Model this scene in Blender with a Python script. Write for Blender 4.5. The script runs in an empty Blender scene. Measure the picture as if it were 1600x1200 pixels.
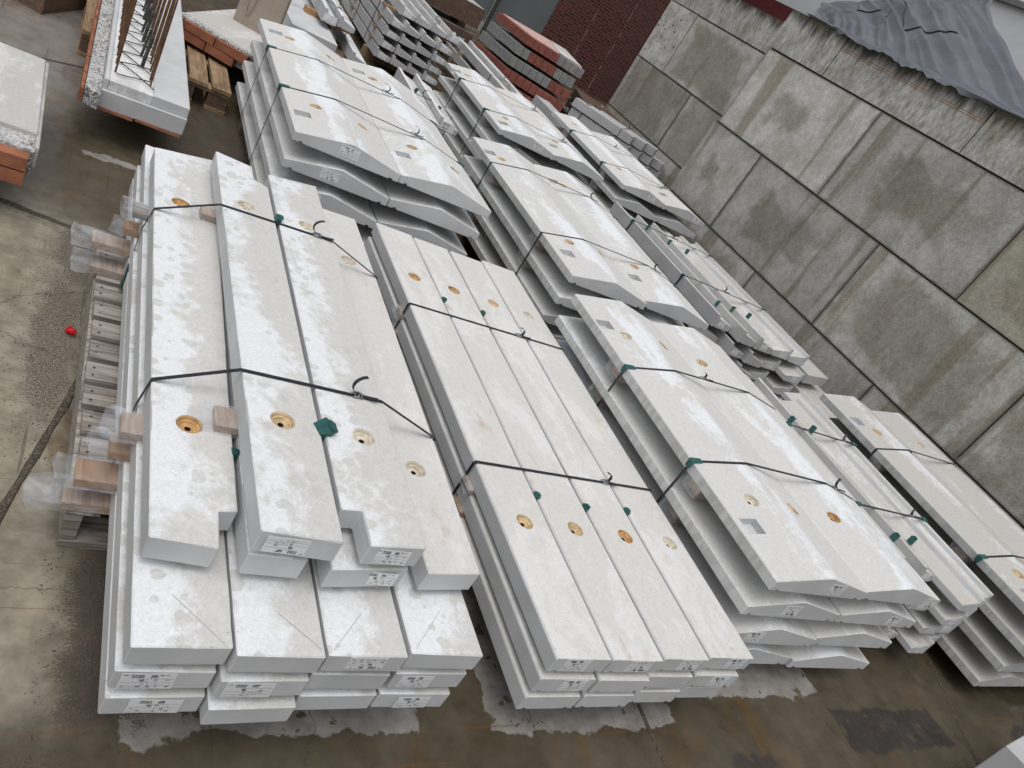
import bpy, bmesh, math, random
from mathutils import Vector, Matrix, noise as mnoise

random.seed(11)
SC = bpy.context.scene
C = SC.collection
R = math.radians

# ------------------------------------------------------------------ camera, sky, sun, exposure
cam_d = bpy.data.cameras.new("camera")
cam = bpy.data.objects.new("camera", cam_d)
C.objects.link(cam)
cam_d.sensor_width = 36.0
cam_d.lens = 27.375
cam_d.clip_start = 0.05
cam_d.clip_end = 500
_right = Vector((0.80360481, -0.32266936, 0.50010378))
_down = Vector((0.21644316, -0.62430156, -0.7505997))
_fwd = Vector((0.5544111, 0.71142958, -0.43185217))
_m = Matrix(((_right.x, -_down.x, -_fwd.x), (_right.y, -_down.y, -_fwd.y), (_right.z, -_down.z, -_fwd.z)))
cam.matrix_world = Matrix.Translation((0, 0, 1.676)) @ _m.to_4x4()
SC.camera = cam

SUN_EL, SUN_AZ = 72.0, 140.0          # azimuth: degrees from +Y towards -X
world = bpy.data.worlds.new("World")
SC.world = world
world.use_nodes = True
_nt = world.node_tree
_bg = _nt.nodes["Background"]
_sky = _nt.nodes.new("ShaderNodeTexSky")
_sky.sky_type = 'NISHITA'
_sky.sun_disc = False
_sky.sun_elevation = R(SUN_EL)
_sky.sun_rotation = R(-SUN_AZ)
_sky.air_density = 1.0
_sky.dust_density = 5.0
_sky.ozone_density = 1.0
_hsv = _nt.nodes.new("ShaderNodeHueSaturation")
_hsv.inputs["Saturation"].default_value = 0.3
_nt.links.new(_sky.outputs[0], _hsv.inputs["Color"])
_nt.links.new(_hsv.outputs[0], _bg.inputs["Color"])
_bg.inputs["Strength"].default_value = 0.1

sun_d = bpy.data.lights.new("sun", 'SUN')
sun = bpy.data.objects.new("sun", sun_d)
C.objects.link(sun)
sun_d.energy = 1.3
sun_d.angle = R(85)
sun_d.color = (0.99, 0.995, 1.0)
_sd = Vector((-math.sin(R(SUN_AZ)) * math.cos(R(SUN_EL)), math.cos(R(SUN_AZ)) * math.cos(R(SUN_EL)), math.sin(R(SUN_EL))))
sun.rotation_euler = _sd.to_track_quat('Z', 'Y').to_euler()

SC.view_settings.view_transform = 'Standard'
SC.view_settings.look = 'None'
SC.view_settings.exposure = 0.04
SC.view_settings.gamma = 1.0
SC.view_settings.use_curve_mapping = False


# ------------------------------------------------------------------ material helpers
class NT:
    def __init__(self, name):
        self.m = bpy.data.materials.new(name)
        self.m.use_nodes = True
        self.t = self.m.node_tree
        self.b = self.t.nodes["Principled BSDF"]
        self.out = self.t.nodes["Material Output"]

    def n(self, typ, **kw):
        nd = self.t.nodes.new(typ)
        for k, v in kw.items():
            if k.startswith("i_"):
                key = k[2:].replace("_", " ")
                s = nd.inputs[key] if not key.isdigit() else nd.inputs[int(key)]
                self.set(s, v)
            else:
                setattr(nd, k, v)
        return nd

    def set(self, s, v):
        if isinstance(v, bpy.types.NodeSocket):
            self.t.links.new(v, s)
        else:
            s.default_value = v

    def coords(self, scale=(1, 1, 1), rnd=True):
        tc = self.n("ShaderNodeTexCoord")
        v = tc.outputs["Object"]
        if rnd:
            oi = self.n("ShaderNodeObjectInfo")
            mu = self.math('MULTIPLY', oi.outputs["Random"], 53.0)
            cb = self.n("ShaderNodeCombineXYZ", i_0=mu, i_1=mu, i_2=mu)
            ad = self.n("ShaderNodeVectorMath", operation='ADD')
            self.set(ad.inputs[0], v)
            self.set(ad.inputs[1], cb.outputs[0])
            v = ad.outputs[0]
        if scale != (1, 1, 1):
            v = self.vmul(v, scale)
        return v

    def vmul(self, v, s):
        mu = self.n("ShaderNodeVectorMath", operation='MULTIPLY')
        self.set(mu.inputs[0], v)
        self.set(mu.inputs[1], s)
        return mu.outputs[0]

    def vadd(self, v, s):
        mu = self.n("ShaderNodeVectorMath", operation='ADD')
        self.set(mu.inputs[0], v)
        self.set(mu.inputs[1], s)
        return mu.outputs[0]

    def noise(self, v, scale, detail=5, rough=0.6, dist=0.0):
        nd = self.n("ShaderNodeTexNoise")
        self.set(nd.inputs["Vector"], v)
        nd.inputs["Scale"].default_value = scale
        nd.inputs["Detail"].default_value = detail
        nd.inputs["Roughness"].default_value = rough
        nd.inputs["Distortion"].default_value = dist
        return nd.outputs[0]

    def voro(self, v, scale, out="Distance", rnd=1.0):
        nd = self.n("ShaderNodeTexVoronoi")
        self.set(nd.inputs["Vector"], v)
        nd.inputs["Scale"].default_value = scale
        nd.inputs["Randomness"].default_value = rnd
        return nd.outputs[out]

    def math(self, op, a, b=0.0, clamp=False):
        nd = self.n("ShaderNodeMath", operation=op, use_clamp=clamp)
        self.set(nd.inputs[0], a)
        self.set(nd.inputs[1], b)
        return nd.outputs[0]

    def step(self, v, lo, hi, a=0.0, b=1.0):
        nd = self.n("ShaderNodeMapRange")
        nd.interpolation_type = 'SMOOTHSTEP'
        nd.inputs["From Min"].default_value = lo
        nd.inputs["From Max"].default_value = hi
        nd.inputs["To Min"].default_value = a
        nd.inputs["To Max"].default_value = b
        self.set(nd.inputs["Value"], v)
        return nd.outputs[0]

    def mix(self, f, a, b, mode='MIX'):
        nd = self.n("ShaderNodeMix", data_type='RGBA', blend_type=mode)
        self.set(nd.inputs[0], f)
        self.set(nd.inputs[6], a if isinstance(a, bpy.types.NodeSocket) else (*a, 1))
        self.set(nd.inputs[7], b if isinstance(b, bpy.types.NodeSocket) else (*b, 1))
        return nd.outputs[2]

    def gray(self, v):
        return self.n("ShaderNodeCombineColor", i_0=v, i_1=v, i_2=v).outputs[0]

    def bump(self, h, strength, dist=0.002):
        nd = self.n("ShaderNodeBump")
        nd.inputs["Strength"].default_value = strength
        nd.inputs["Distance"].default_value = dist
        self.set(nd.inputs["Height"], h)
        self.t.links.new(nd.outputs[0], self.b.inputs["Normal"])

    def fin(self, col, rough=0.8, spec=0.3):
        self.set(self.b.inputs["Base Color"], col if isinstance(col, bpy.types.NodeSocket) else (*col, 1))
        self.set(self.b.inputs["Roughness"], rough)
        self.b.inputs["Specular IOR Level"].default_value = spec
        return self.m


def scaled(k, c):
    return tuple(k * x for x in c)


def mat_conc_top(name, white, beige, stretch=(1, 1, 1), thr=0.47, spots=True, stain=0.0, flake=0.1, ridge=False, lean=0.0):
    """trowelled face: lime bloom (white) over damp beige skin; bloom follows the ridge on copings, drop marks on lintels"""
    k = NT(name)
    v = k.coords()
    vs = k.vmul(v, stretch)
    n1 = k.noise(vs, 3.2, 9, 0.66, 0.5)
    n1b = k.noise(v, 30, 5, 0.65)
    w = k.math('ADD', n1, k.math('MULTIPLY', k.math('SUBTRACT', n1b, 0.5), 0.34))
    if ridge or lean:
        tc = k.n("ShaderNodeTexCoord")
        sp = k.n("ShaderNodeSeparateXYZ")
        k.set(sp.inputs[0], tc.outputs["Object"])
        if ridge:
            d = k.math('ABSOLUTE', k.math('SUBTRACT', sp.outputs[0], 0.245))
            w = k.math('ADD', w, k.step(d, 0.0, 0.15, 0.115, -0.03))
        else:
            w = k.math('ADD', w, k.step(sp.outputs[0], 0.02, 0.17, lean, -lean))
    wm = k.step(w, thr - 0.05, thr + 0.09)
    col = k.mix(wm, beige, white)
    if spots:
        d = k.math('ADD', k.voro(v, 24), k.math('MULTIPLY', k.math('SUBTRACT', k.noise(v, 50, 2), 0.5), 0.35))
        sel = k.n("ShaderNodeSeparateColor")
        k.set(sel.inputs[0], k.voro(v, 24, "Color"))
        rad = k.math('SUBTRACT', k.math('MULTIPLY', sel.outputs[0], 0.62), 0.08)
        sp_ = k.step(k.math('SUBTRACT', rad, d), -0.02, 0.05)
        sp_ = k.math('MULTIPLY', sp_, k.step(k.noise(v, 1.9, 3), 0.42, 0.52))
        ins = scaled(0.97, beige)
        col = k.mix(k.math('MULTIPLY', sp_, 0.8), col, ins)
        edge = k.math('MULTIPLY', k.step(sp_, 0.05, 0.4), k.step(sp_, 0.6, 0.95, 1, 0))
        col = k.mix(k.math('MULTIPLY', edge, 0.3), col, scaled(0.82, beige))
    # flaky mottling of the skin
    f = k.noise(v, 62, 6, 0.72, 1.4)
    f = k.step(f, 0.36, 0.64, 1.0 - flake, 1.0 + flake * 0.35)
    col = k.mix(1.0, col, k.gray(f), 'MULTIPLY')
    f2 = k.noise(v, 260, 3, 0.7)
    col = k.mix(1.0, col, k.gray(k.step(f2, 0.3, 0.7, 0.93, 1.04)), 'MULTIPLY')
    if stain > 0:
        st = k.step(k.math('ADD', k.noise(k.vmul(v, (1.6, 0.8, 1)), 3.5, 7, 0.72), k.math('MULTIPLY', n1b, 0.12)), 0.64, 0.78, 0, stain)
        col = k.mix(st, col, (0.47, 0.37, 0.29))
    # pin holes and dark crumbs
    p = k.voro(v, 60)
    pm = k.math('MULTIPLY', k.step(p, 0.05, 0.12, 1, 0), k.step(k.noise(v, 9, 2), 0.54, 0.64))
    col = k.mix(k.math('MULTIPLY', pm, 0.7), col, (0.16, 0.14, 0.12))
    k.bump(k.math('ADD', k.math('ADD', k.noise(v, 190, 4, 0.7), k.math('MULTIPLY', f, 1.2)), k.math('MULTIPLY', pm, -1.2)), 0.3, 0.0016)
    return k.fin(col, 0.78, 0.35)


def mat_conc_side(name, base, var=0.1, streak=0.0):
    k = NT(name)
    v = k.coords()
    n = k.noise(v, 5, 6, 0.6, 0.3)
    col = k.mix(k.step(n, 0.3, 0.7), scaled(1 - var, base), scaled(1 + var * 0.6, base))
    if streak > 0:
        s = k.noise(k.vmul(v, (34, 34, 5)), 1.0, 3, 0.55)
        col = k.mix(k.step(s, 0.47, 0.55, 0, streak * 0.55), col, scaled(0.62, base))
    s2 = k.noise(k.vmul(v, (30, 1.5, 30)), 1.0, 3)
    col = k.mix(k.step(s2, 0.58, 0.75, 0, 0.22), col, scaled(1.15, base))
    p = k.voro(v, 85)
    pm = k.math('MULTIPLY', k.step(p, 0.06, 0.14, 1, 0), k.step(k.noise(v, 12, 2), 0.5, 0.65))
    col = k.mix(k.math('MULTIPLY', pm, 0.55), col, scaled(0.4, base))
    k.bump(k.math('ADD', k.noise(v, 150, 4, 0.6), k.math('MULTIPLY', pm, -1)), 0.16, 0.0014)
    return k.fin(col, 0.72, 0.35)


def mat_plain(name, col, rough=0.6, var=0.12, scale=30, bump=0.1, metal=0.0, spec=0.4):
    k = NT(name)
    v = k.coords()
    c = k.mix(k.step(k.noise(v, scale, 4), 0.3, 0.7), scaled(1 - var, col), scaled(1 + var, col))
    if bump:
        k.bump(k.noise(v, scale * 4, 3), bump, 0.002)
    k.b.inputs["Metallic"].default_value = metal
    return k.fin(c, rough, spec)


def mat_wood(name, light, dark, axis=(14, 1.2, 40)):
    k = NT(name)
    v = k.coords()
    g = k.noise(k.vmul(v, axis), 3.0, 6, 0.65, 0.8)
    col = k.mix(k.step(g, 0.3, 0.68), dark, light)
    g2 = k.noise(v, 7, 4)
    col = k.mix(k.step(g2, 0.55, 0.75, 0, 0.5), col, scaled(0.55, dark))
    k.bump(g, 0.35, 0.003)
    return k.fin(col, 0.75, 0.25)


M = {}
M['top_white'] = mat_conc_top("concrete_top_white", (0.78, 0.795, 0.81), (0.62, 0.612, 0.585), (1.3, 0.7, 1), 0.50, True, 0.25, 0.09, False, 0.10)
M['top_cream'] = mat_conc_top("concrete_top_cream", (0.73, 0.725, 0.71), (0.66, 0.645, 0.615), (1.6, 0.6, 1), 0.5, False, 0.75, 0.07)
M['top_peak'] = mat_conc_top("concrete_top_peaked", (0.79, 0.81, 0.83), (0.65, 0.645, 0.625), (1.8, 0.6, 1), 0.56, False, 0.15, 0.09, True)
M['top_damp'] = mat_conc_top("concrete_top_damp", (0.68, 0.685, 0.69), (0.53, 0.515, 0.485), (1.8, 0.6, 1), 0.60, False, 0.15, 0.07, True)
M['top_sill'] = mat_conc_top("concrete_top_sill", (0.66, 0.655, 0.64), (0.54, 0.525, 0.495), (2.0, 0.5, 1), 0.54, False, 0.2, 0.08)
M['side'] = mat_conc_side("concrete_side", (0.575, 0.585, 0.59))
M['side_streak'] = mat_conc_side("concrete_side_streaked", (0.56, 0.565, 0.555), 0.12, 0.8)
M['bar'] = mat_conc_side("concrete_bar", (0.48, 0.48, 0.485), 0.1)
M['rough_conc'] = mat_conc_side("concrete_rough", (0.45, 0.44, 0.42), 0.25)
M['wood_new'] = mat_wood("wood_new", (0.50, 0.30, 0.16), (0.30, 0.16, 0.08))
M['wood_old'] = mat_wood("wood_old", (0.43, 0.395, 0.355), (0.15, 0.125, 0.105), (1.2, 14, 40))
M['wood_pale'] = mat_wood("wood_pale", (0.50, 0.40, 0.315), (0.28, 0.19, 0.14))
M['wood_pallet'] = mat_wood("wood_pallet", (0.40, 0.28, 0.17), (0.17, 0.11, 0.065))
M['wood_dark'] = mat_wood("wood_dark", (0.20, 0.13, 0.09), (0.09, 0.06, 0.045))
M['strap'] = mat_plain("strap_plastic", (0.022, 0.024, 0.028), 0.42, 0.2, 60, 0.05)
M['strap_green'] = mat_plain("strap_plastic_green", (0.02, 0.07, 0.06), 0.45, 0.2, 60, 0.05)
M['green'] = mat_plain("protector_plastic", (0.024, 0.105, 0.095), 0.45, 0.25, 50, 0.1)
M['wire'] = mat_plain("buckle_wire", (0.35, 0.36, 0.38), 0.4, 0.2, 60, 0.0, 0.9)
M['sock_pale'] = mat_plain("socket_pale", (0.58, 0.52, 0.42), 0.8, 0.25, 45, 0.3)
M['sock_rust'] = mat_plain("socket_rust", (0.46, 0.275, 0.12), 0.75, 0.35, 45, 0.3)
M['sock_tan'] = mat_plain("socket_tan", (0.53, 0.40, 0.235), 0.78, 0.3, 45, 0.3)
M['hole'] = mat_plain("socket_hole", (0.02, 0.015, 0.012), 0.9, 0.2, 30, 0)
M['paper'] = mat_plain("sticker_paper", (0.80, 0.81, 0.82), 0.45, 0.03, 30, 0)
M['ink'] = mat_plain("sticker_ink", (0.03, 0.03, 0.035), 0.6, 0.1, 30, 0)
M['ink_grey'] = mat_plain("sticker_ink_grey", (0.30, 0.30, 0.32), 0.6, 0.1, 30, 0)
M['rebar'] = mat_plain("rusty_rebar", (0.13, 0.07, 0.035), 0.8, 0.45, 35, 0.4)
M['rebar_dark'] = mat_plain("dark_rebar", (0.05, 0.05, 0.045), 0.6, 0.4, 35, 0.3)
M['orange_brick'] = mat_plain("orange_brick", (0.29, 0.112, 0.06), 0.85, 0.25, 14, 0.4)
M['red_brick'] = mat_plain("red_brick", (0.25, 0.085, 0.065), 0.85, 0.22, 18, 0.4)
M['grey_brick'] = mat_plain("grey_brick", (0.25, 0.255, 0.25), 0.85, 0.16, 18, 0.4)
M['brown_brick'] = mat_plain("brown_brick", (0.12, 0.075, 0.055), 0.85, 0.2, 18, 0.4)
M['pink_top'] = mat_plain("pink_mortar", (0.56, 0.38, 0.34), 0.85, 0.15, 10, 0.3)
M['tan_panel'] = mat_plain("tan_panel", (0.37, 0.31, 0.25), 0.7, 0.08, 8, 0.1)
M['steel_grey'] = mat_plain("grey_steel_door", (0.15, 0.165, 0.17), 0.5, 0.07, 3, 0.05)
M['red_clad'] = mat_plain("red_cladding", (0.10, 0.018, 0.02), 0.5, 0.15, 4, 0.05)
M['white_clad'] = mat_plain("white_cladding", (0.80, 0.82, 0.85), 0.6, 0.03, 3, 0.0)
M['zinc'] = mat_plain("zinc_pipe", (0.24, 0.24, 0.23), 0.5, 0.15, 10, 0.1, 0.2)
M['red_plastic'] = mat_plain("red_plastic", (0.55, 0.012, 0.02), 0.35, 0.1, 30, 0.0)
M['snow_conc'] = mat_conc_top("concrete_wet_white", (0.80, 0.80, 0.80), (0.62, 0.62, 0.61), (1, 1, 1), 0.42, False, 0, 0.12)


def mat_aggregate():
    k = NT("exposed_aggregate")
    v = k.coords()
    sc = k.n("ShaderNodeSeparateColor")
    k.set(sc.inputs[0], k.voro(v, 150, "Color"))
    col = k.mix(k.step(sc.outputs[0], 0.35, 0.6), (0.16, 0.155, 0.15), (0.60, 0.60, 0.59))
    col = k.mix(k.step(k.noise(v, 6, 4), 0.45, 0.65, 0, 0.5), col, (0.62, 0.62, 0.61))
    og = k.step(k.noise(k.vmul(v, (1, 0.6, 1)), 30, 5, 0.7), 0.60, 0.66, 0, 0.5)
    col = k.mix(og, col, (0.50, 0.20, 0.13))
    k.bump(k.voro(v, 150), 0.9, 0.004)
    return k.fin(col, 0.9, 0.2)


M['aggregate'] = mat_aggregate()


def mat_wrap():
    k = NT("plastic_film")
    v = k.coords()
    n = k.noise(v, 14, 3, 0.5, 1.2)
    tr = k.n("ShaderNodeBsdfTransparent")
    tr.inputs[0].default_value = (0.96, 0.97, 0.98, 1)
    k.fin((0.75, 0.77, 0.8), 0.22, 0.6)
    k.bump(n, 0.45, 0.008)
    mx = k.n("ShaderNodeMixShader")
    k.set(mx.inputs[0], k.step(n, 0.40, 0.8, 0.10, 0.36))
    k.t.links.new(tr.outputs[0], mx.inputs[1])
    k.t.links.new(k.b.outputs[0], mx.inputs[2])
    k.t.links.new(mx.outputs[0], k.out.inputs[0])
    return k.m


M['wrap'] = mat_wrap()


def mat_block():
    k = NT("wall_block_concrete")
    tc = k.n("ShaderNodeTexCoord")
    g = tc.outputs["Generated"]
    oi = k.n("ShaderNodeObjectInfo")
    rnd = oi.outputs["Random"]
    v = k.coords()
    sp = k.n("ShaderNodeSeparateXYZ")
    k.set(sp.inputs[0], g)
    # damp that fills the middle of a block and leaves a ragged pale rim
    dy = k.math('MULTIPLY', k.math('ABSOLUTE', k.math('SUBTRACT', sp.outputs[1], 0.5)), 1.0)
    dz = k.math('MULTIPLY', k.math('ABSOLUTE', k.math('SUBTRACT', sp.outputs[2], 0.5)), 0.95)
    d = k.math('MAXIMUM', dy, dz)
    n1 = k.noise(v, 1.5, 7, 0.62, 0.5)
    d = k.math('ADD', d, k.math('MULTIPLY', k.math('SUBTRACT', n1, 0.5), 0.62))
    size = k.math('ADD', k.math('MULTIPLY', rnd, 0.38), 0.14)
    damp = k.step(k.math('SUBTRACT', size, d), -0.05, 0.07)
    n2 = k.noise(v, 4, 8, 0.68)
    col = k.mix(k.step(n2, 0.34, 0.68), (0.42, 0.405, 0.37), (0.60, 0.585, 0.55))
    col = k.mix(k.math('MULTIPLY', damp, 0.7), col, k.mix(k.step(n2, 0.3, 0.7), (0.225, 0.20, 0.158), (0.29, 0.27, 0.228)))
    # run-down streaks, warm and pale
    s = k.noise(k.vmul(v, (5.0, 5.0, 0.4)), 1.0, 4, 0.55)
    col = k.mix(k.step(s, 0.54, 0.64, 0, 0.66), col, (0.24, 0.208, 0.15))
    s3 = k.noise(k.vmul(v, (13, 13, 0.8)), 1.0, 4, 0.6)
    col = k.mix(k.step(s3, 0.58, 0.74, 0, 0.4), col, (0.50, 0.49, 0.455))
    al = k.noise(v, 1.6, 4)
    col = k.mix(k.step(al, 0.54, 0.72, 0, 0.35), col, (0.36, 0.325, 0.21))
    # rim: pale crust and dark dirt at the arris
    rim = k.math('MAXIMUM', k.math('MULTIPLY', dy, 1.0), k.math('DIVIDE', dz, 0.95))
    rimn = k.math('ADD', rim, k.math('MULTIPLY', k.math('SUBTRACT', k.noise(v, 12, 5, 0.7), 0.5), 0.06))
    col = k.mix(k.step(rimn, 0.478, 0.497, 0, 0.6), col, (0.13, 0.12, 0.095))
    rn2 = k.math('FRACT', k.math('MULTIPLY', rnd, 7.31))
    col = k.mix(k.math('MULTIPLY', k.step(rn2, 0.55, 1.0), 0.45), col, (0.40, 0.365, 0.255))
    rn3 = k.math('FRACT', k.math('MULTIPLY', rnd, 13.7))
    col = k.mix(1.0, col, k.gray(k.step(rn3, 0.0, 1.0, 0.84, 1.12)), 'MULTIPLY')
    gr = k.noise(v, 75, 6, 0.78)
    g2 = k.noise(v, 24, 5, 0.7)
    col = k.mix(1.0, col, k.gray(k.step(gr, 0.28, 0.72, 0.72, 1.2)), 'MULTIPLY')
    col = k.mix(1.0, col, k.gray(k.step(g2, 0.3, 0.7, 0.88, 1.1)), 'MULTIPLY')
    p = k.voro(v, 38)
    pm = k.math('MULTIPLY', k.step(p, 0.06, 0.16, 1, 0), k.step(k.noise(v, 3, 3), 0.48, 0.62))
    col = k.mix(k.math('MULTIPLY', pm, 0.55), col, (0.10, 0.095, 0.08))
    sc = k.noise(k.vmul(v, (9, 50, 18)), 1.0, 3, 0.55, 1.5)
    col = k.mix(k.step(sc, 0.70, 0.74, 0, 0.45), col, (0.55, 0.54, 0.51))
    ch = k.step(k.noise(v, 17, 3, 0.5), 0.73, 0.75, 0, 0.6)
    col = k.mix(ch, col, (0.52, 0.50, 0.46))
    k.bump(k.math('ADD', k.math('ADD', gr, k.math('MULTIPLY', n2, 1.5)), k.math('MULTIPLY', pm, -1.5)), 0.4, 0.005)
    return k.fin(col, 0.85, 0.25)


def mat_block_top(name="wall_block_mossy", rust=False):
    """blocks of the topmost course: pale cast face, black moss along the top edge, rust lines"""
    k = NT(name)
    tc = k.n("ShaderNodeTexCoord")
    sp = k.n("ShaderNodeSeparateXYZ")
    k.set(sp.inputs[0], tc.outputs["Generated"])
    v = k.coords()
    n2 = k.noise(k.vmul(v, (1, 1, 0.5)), 7, 8, 0.72)
    col = k.mix(k.step(n2, 0.34, 0.66), (0.36, 0.35, 0.325), (0.60, 0.59, 0.56))
    drip = k.noise(k.vmul(v, (9, 9, 0.9)), 1.0, 6, 0.68)
    h = k.math('ADD', sp.outputs[2], k.math('MULTIPLY', k.math('SUBTRACT', drip, 0.5), 1.3))
    moss = k.step(h, 0.60, 0.98)
    col = k.mix(k.math('MULTIPLY', moss, 0.88), col, (0.045, 0.042, 0.03))
    al = k.step(k.noise(v, 3.5, 4), 0.5, 0.7, 0, 0.35)
    col = k.mix(al, col, (0.28, 0.25, 0.13))
    gr = k.noise(k.vmul(v, (1, 1, 0.4)), 38, 6, 0.78)
    col = k.mix(1.0, col, k.gray(k.step(gr, 0.3, 0.7, 0.55, 1.25)), 'MULTIPLY')
    vo = k.voro(v, 55)
    pm = k.math('MULTIPLY', k.step(vo, 0.1, 0.25, 1, 0), k.step(k.noise(v, 8, 3), 0.48, 0.6))
    col = k.mix(k.math('MULTIPLY', pm, 0.6), col, (0.07, 0.06, 0.05))
    wob = k.math('MULTIPLY', k.math('SUBTRACT', k.noise(v, 2.5, 3), 0.5), 0.05)
    for zz in ((0.665, 0.715) if rust else ()):
        ln = k.math('ABSOLUTE', k.math('SUBTRACT', k.math('ADD', sp.outputs[2], wob), zz))
        lm = k.math('MULTIPLY', k.step(ln, 0.004, 0.016, 1, 0), k.step(k.noise(k.vmul(v, (1, 2, 1)), 2, 3), 0.28, 0.45))
        col = k.mix(k.math('MULTIPLY', lm, 0.75), col, (0.27, 0.12, 0.04))
    k.bump(k.math('ADD', gr, k.math('MULTIPLY', n2, 1.5)), 0.6, 0.006)
    return k.fin(col, 0.88, 0.2)


M['block'] = mat_block()
M['block_top'] = mat_block_top()
M['block_rust'] = mat_block_top("wall_block_rust_lines", True)


def mat_block_pitted():
    k = NT("wall_block_pitted")
    v = k.coords()
    n = k.noise(v, 6, 8, 0.7)
    col = k.mix(k.step(n, 0.35, 0.65), (0.40, 0.39, 0.37), (0.66, 0.65, 0.62))
    col = k.mix(k.step(k.noise(k.vmul(v, (9, 9, 1)), 1.0, 4), 0.54, 0.66, 0, 0.5), col, (0.36, 0.34, 0.30))
    p = k.math('ADD', k.voro(v, 15), k.math('MULTIPLY', k.noise(v, 30, 3), 0.4))
    pm = k.math('MULTIPLY', k.step(p, 0.36, 0.46, 1, 0), k.step(k.noise(v, 2.5, 4), 0.44, 0.58))
    col = k.mix(k.math('MULTIPLY', pm, 0.9), col, (0.055, 0.05, 0.045))
    k.bump(k.math('ADD', n, k.math('MULTIPLY', pm, -3)), 0.6, 0.012)
    return k.fin(col, 0.88, 0.2)


M['block_pit'] = mat_block_pitted()


def mat_ground():
    k = NT("yard_concrete")
    tc = k.n("ShaderNodeTexCoord")
    v = tc.outputs["Object"]
    sp0 = k.n("ShaderNodeSeparateXYZ")
    # ragged outlines: warp the coordinates before measuring the patches
    wn = k.n("ShaderNodeTexNoise")
    k.set(wn.inputs["Vector"], v)
    wn.inputs["Scale"].default_value = 9
    wn.inputs["Detail"].default_value = 7
    wn.inputs["Roughness"].default_value = 0.62
    wv = k.n("ShaderNodeVectorMath", operation='MULTIPLY_ADD')
    k.set(wv.inputs[0], wn.outputs["Color"])
    wv.inputs[1].default_value = (0.13, 0.13, 0)
    k.set(wv.inputs[2], k.vadd(v, (-0.065, -0.065, 0)))
    k.set(sp0.inputs[0], wv.outputs[0])
    X, Y = sp0.outputs[0], sp0.outputs[1]

    def box(x0, x1, y0, y1, soft=0.012, rnd=0.0):
        ax = k.math('SUBTRACT', k.math('ABSOLUTE', k.math('SUBTRACT', X, (x0 + x1) / 2)), (x1 - x0) / 2)
        ay = k.math('SUBTRACT', k.math('ABSOLUTE', k.math('SUBTRACT', Y, (y0 + y1) / 2)), (y1 - y0) / 2)
        return k.step(k.math('MAXIMUM', ax, ay), -soft, soft, 1, 0)

    def ell(cx, cy, rx, ry, soft=0.15):
        ax = k.math('POWER', k.math('DIVIDE', k.math('SUBTRACT', X, cx), rx), 2)
        ay = k.math('POWER', k.math('DIVIDE', k.math('SUBTRACT', Y, cy), ry), 2)
        return k.step(k.math('ADD', ax, ay), 1 - soft, 1 + soft, 1, 0)

    def union(*a):
        r = a[0]
        for b in a[1:]:
            r = k.math('MAXIMUM', r, b)
        return r

    n1 = k.noise(v, 2.2, 8, 0.62, 0.4)
    n2 = k.noise(v, 11, 7, 0.68)
    nf = k.noise(v, 170, 4, 0.75)
    col = k.mix(k.step(n1, 0.36, 0.66), (0.066, 0.052, 0.032), (0.098, 0.080, 0.054))
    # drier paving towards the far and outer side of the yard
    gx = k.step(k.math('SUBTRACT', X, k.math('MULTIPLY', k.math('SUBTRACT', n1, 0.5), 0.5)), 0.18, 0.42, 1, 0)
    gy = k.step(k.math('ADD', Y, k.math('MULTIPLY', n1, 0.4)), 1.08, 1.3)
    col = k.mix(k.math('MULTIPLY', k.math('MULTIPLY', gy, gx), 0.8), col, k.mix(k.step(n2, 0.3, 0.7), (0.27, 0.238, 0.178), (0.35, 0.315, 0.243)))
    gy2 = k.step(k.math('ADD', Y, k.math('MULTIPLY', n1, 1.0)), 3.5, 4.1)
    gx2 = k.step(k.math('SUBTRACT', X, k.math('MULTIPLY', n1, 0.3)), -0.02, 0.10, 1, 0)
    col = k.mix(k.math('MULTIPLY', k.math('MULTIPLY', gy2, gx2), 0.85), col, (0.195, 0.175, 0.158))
    # brown wet strip between the elements
    col = k.mix(k.math('MULTIPLY', ell(0.40, 3.72, 0.42, 0.75, 0.6), 0.9), col, (0.085, 0.067, 0.043))
    # ochre rust
    ru = k.noise(k.vmul(v, (3.2, 1.1, 1)), 1.6, 6, 0.66, 0.8)
    col = k.mix(k.step(ru, 0.54, 0.70, 0, 0.6), col, (0.115, 0.068, 0.024))
    # sheltered dry concrete in front of the stacks, plus a painted puddle reflection (the ellipse)
    dry_and_reflection = union(box(0.40, 1.13, 0.962, 1.5, 0.004), box(1.36, 2.10, 0.945, 2.0, 0.004), box(2.3, 3.0, 1.045, 1.4, 0.004), ell(0.31, 3.74, 0.15, 0.03, 0.25))
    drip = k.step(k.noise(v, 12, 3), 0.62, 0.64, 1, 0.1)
    col = k.mix(k.math('MULTIPLY', k.math('MULTIPLY', dry_and_reflection, drip), 0.92), col, k.mix(k.step(n2, 0.3, 0.7), (0.225, 0.208, 0.19), (0.29, 0.272, 0.252)))
    # black grit: solid in the drift, thinning to single grains at its edge
    grit_zone = union(box(0.275, 0.46, 0.985, 1.75, 0.05), k.math('MULTIPLY', ell(0.17, 2.3, 0.08, 0.45, 0.7), 0.72), k.math('MULTIPLY', ell(0.21, 2.85, 0.10, 0.25, 0.7), 0.75), ell(0.02, 0.895, 0.30, 0.05, 0.4), k.math('MULTIPLY', ell(0.24, 0.93, 0.06, 0.03, 0.4), 0.6), k.math('MULTIPLY', ell(0.78, 4.4, 0.35, 0.6, 0.7), 0.7))
    gm = k.math('ADD', k.math('MULTIPLY', grit_zone, 0.34), k.math('ADD', k.math('MULTIPLY', nf, 0.8), k.math('MULTIPLY', n2, 0.25)))
    grit = k.step(gm, 0.73, 0.78)
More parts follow.
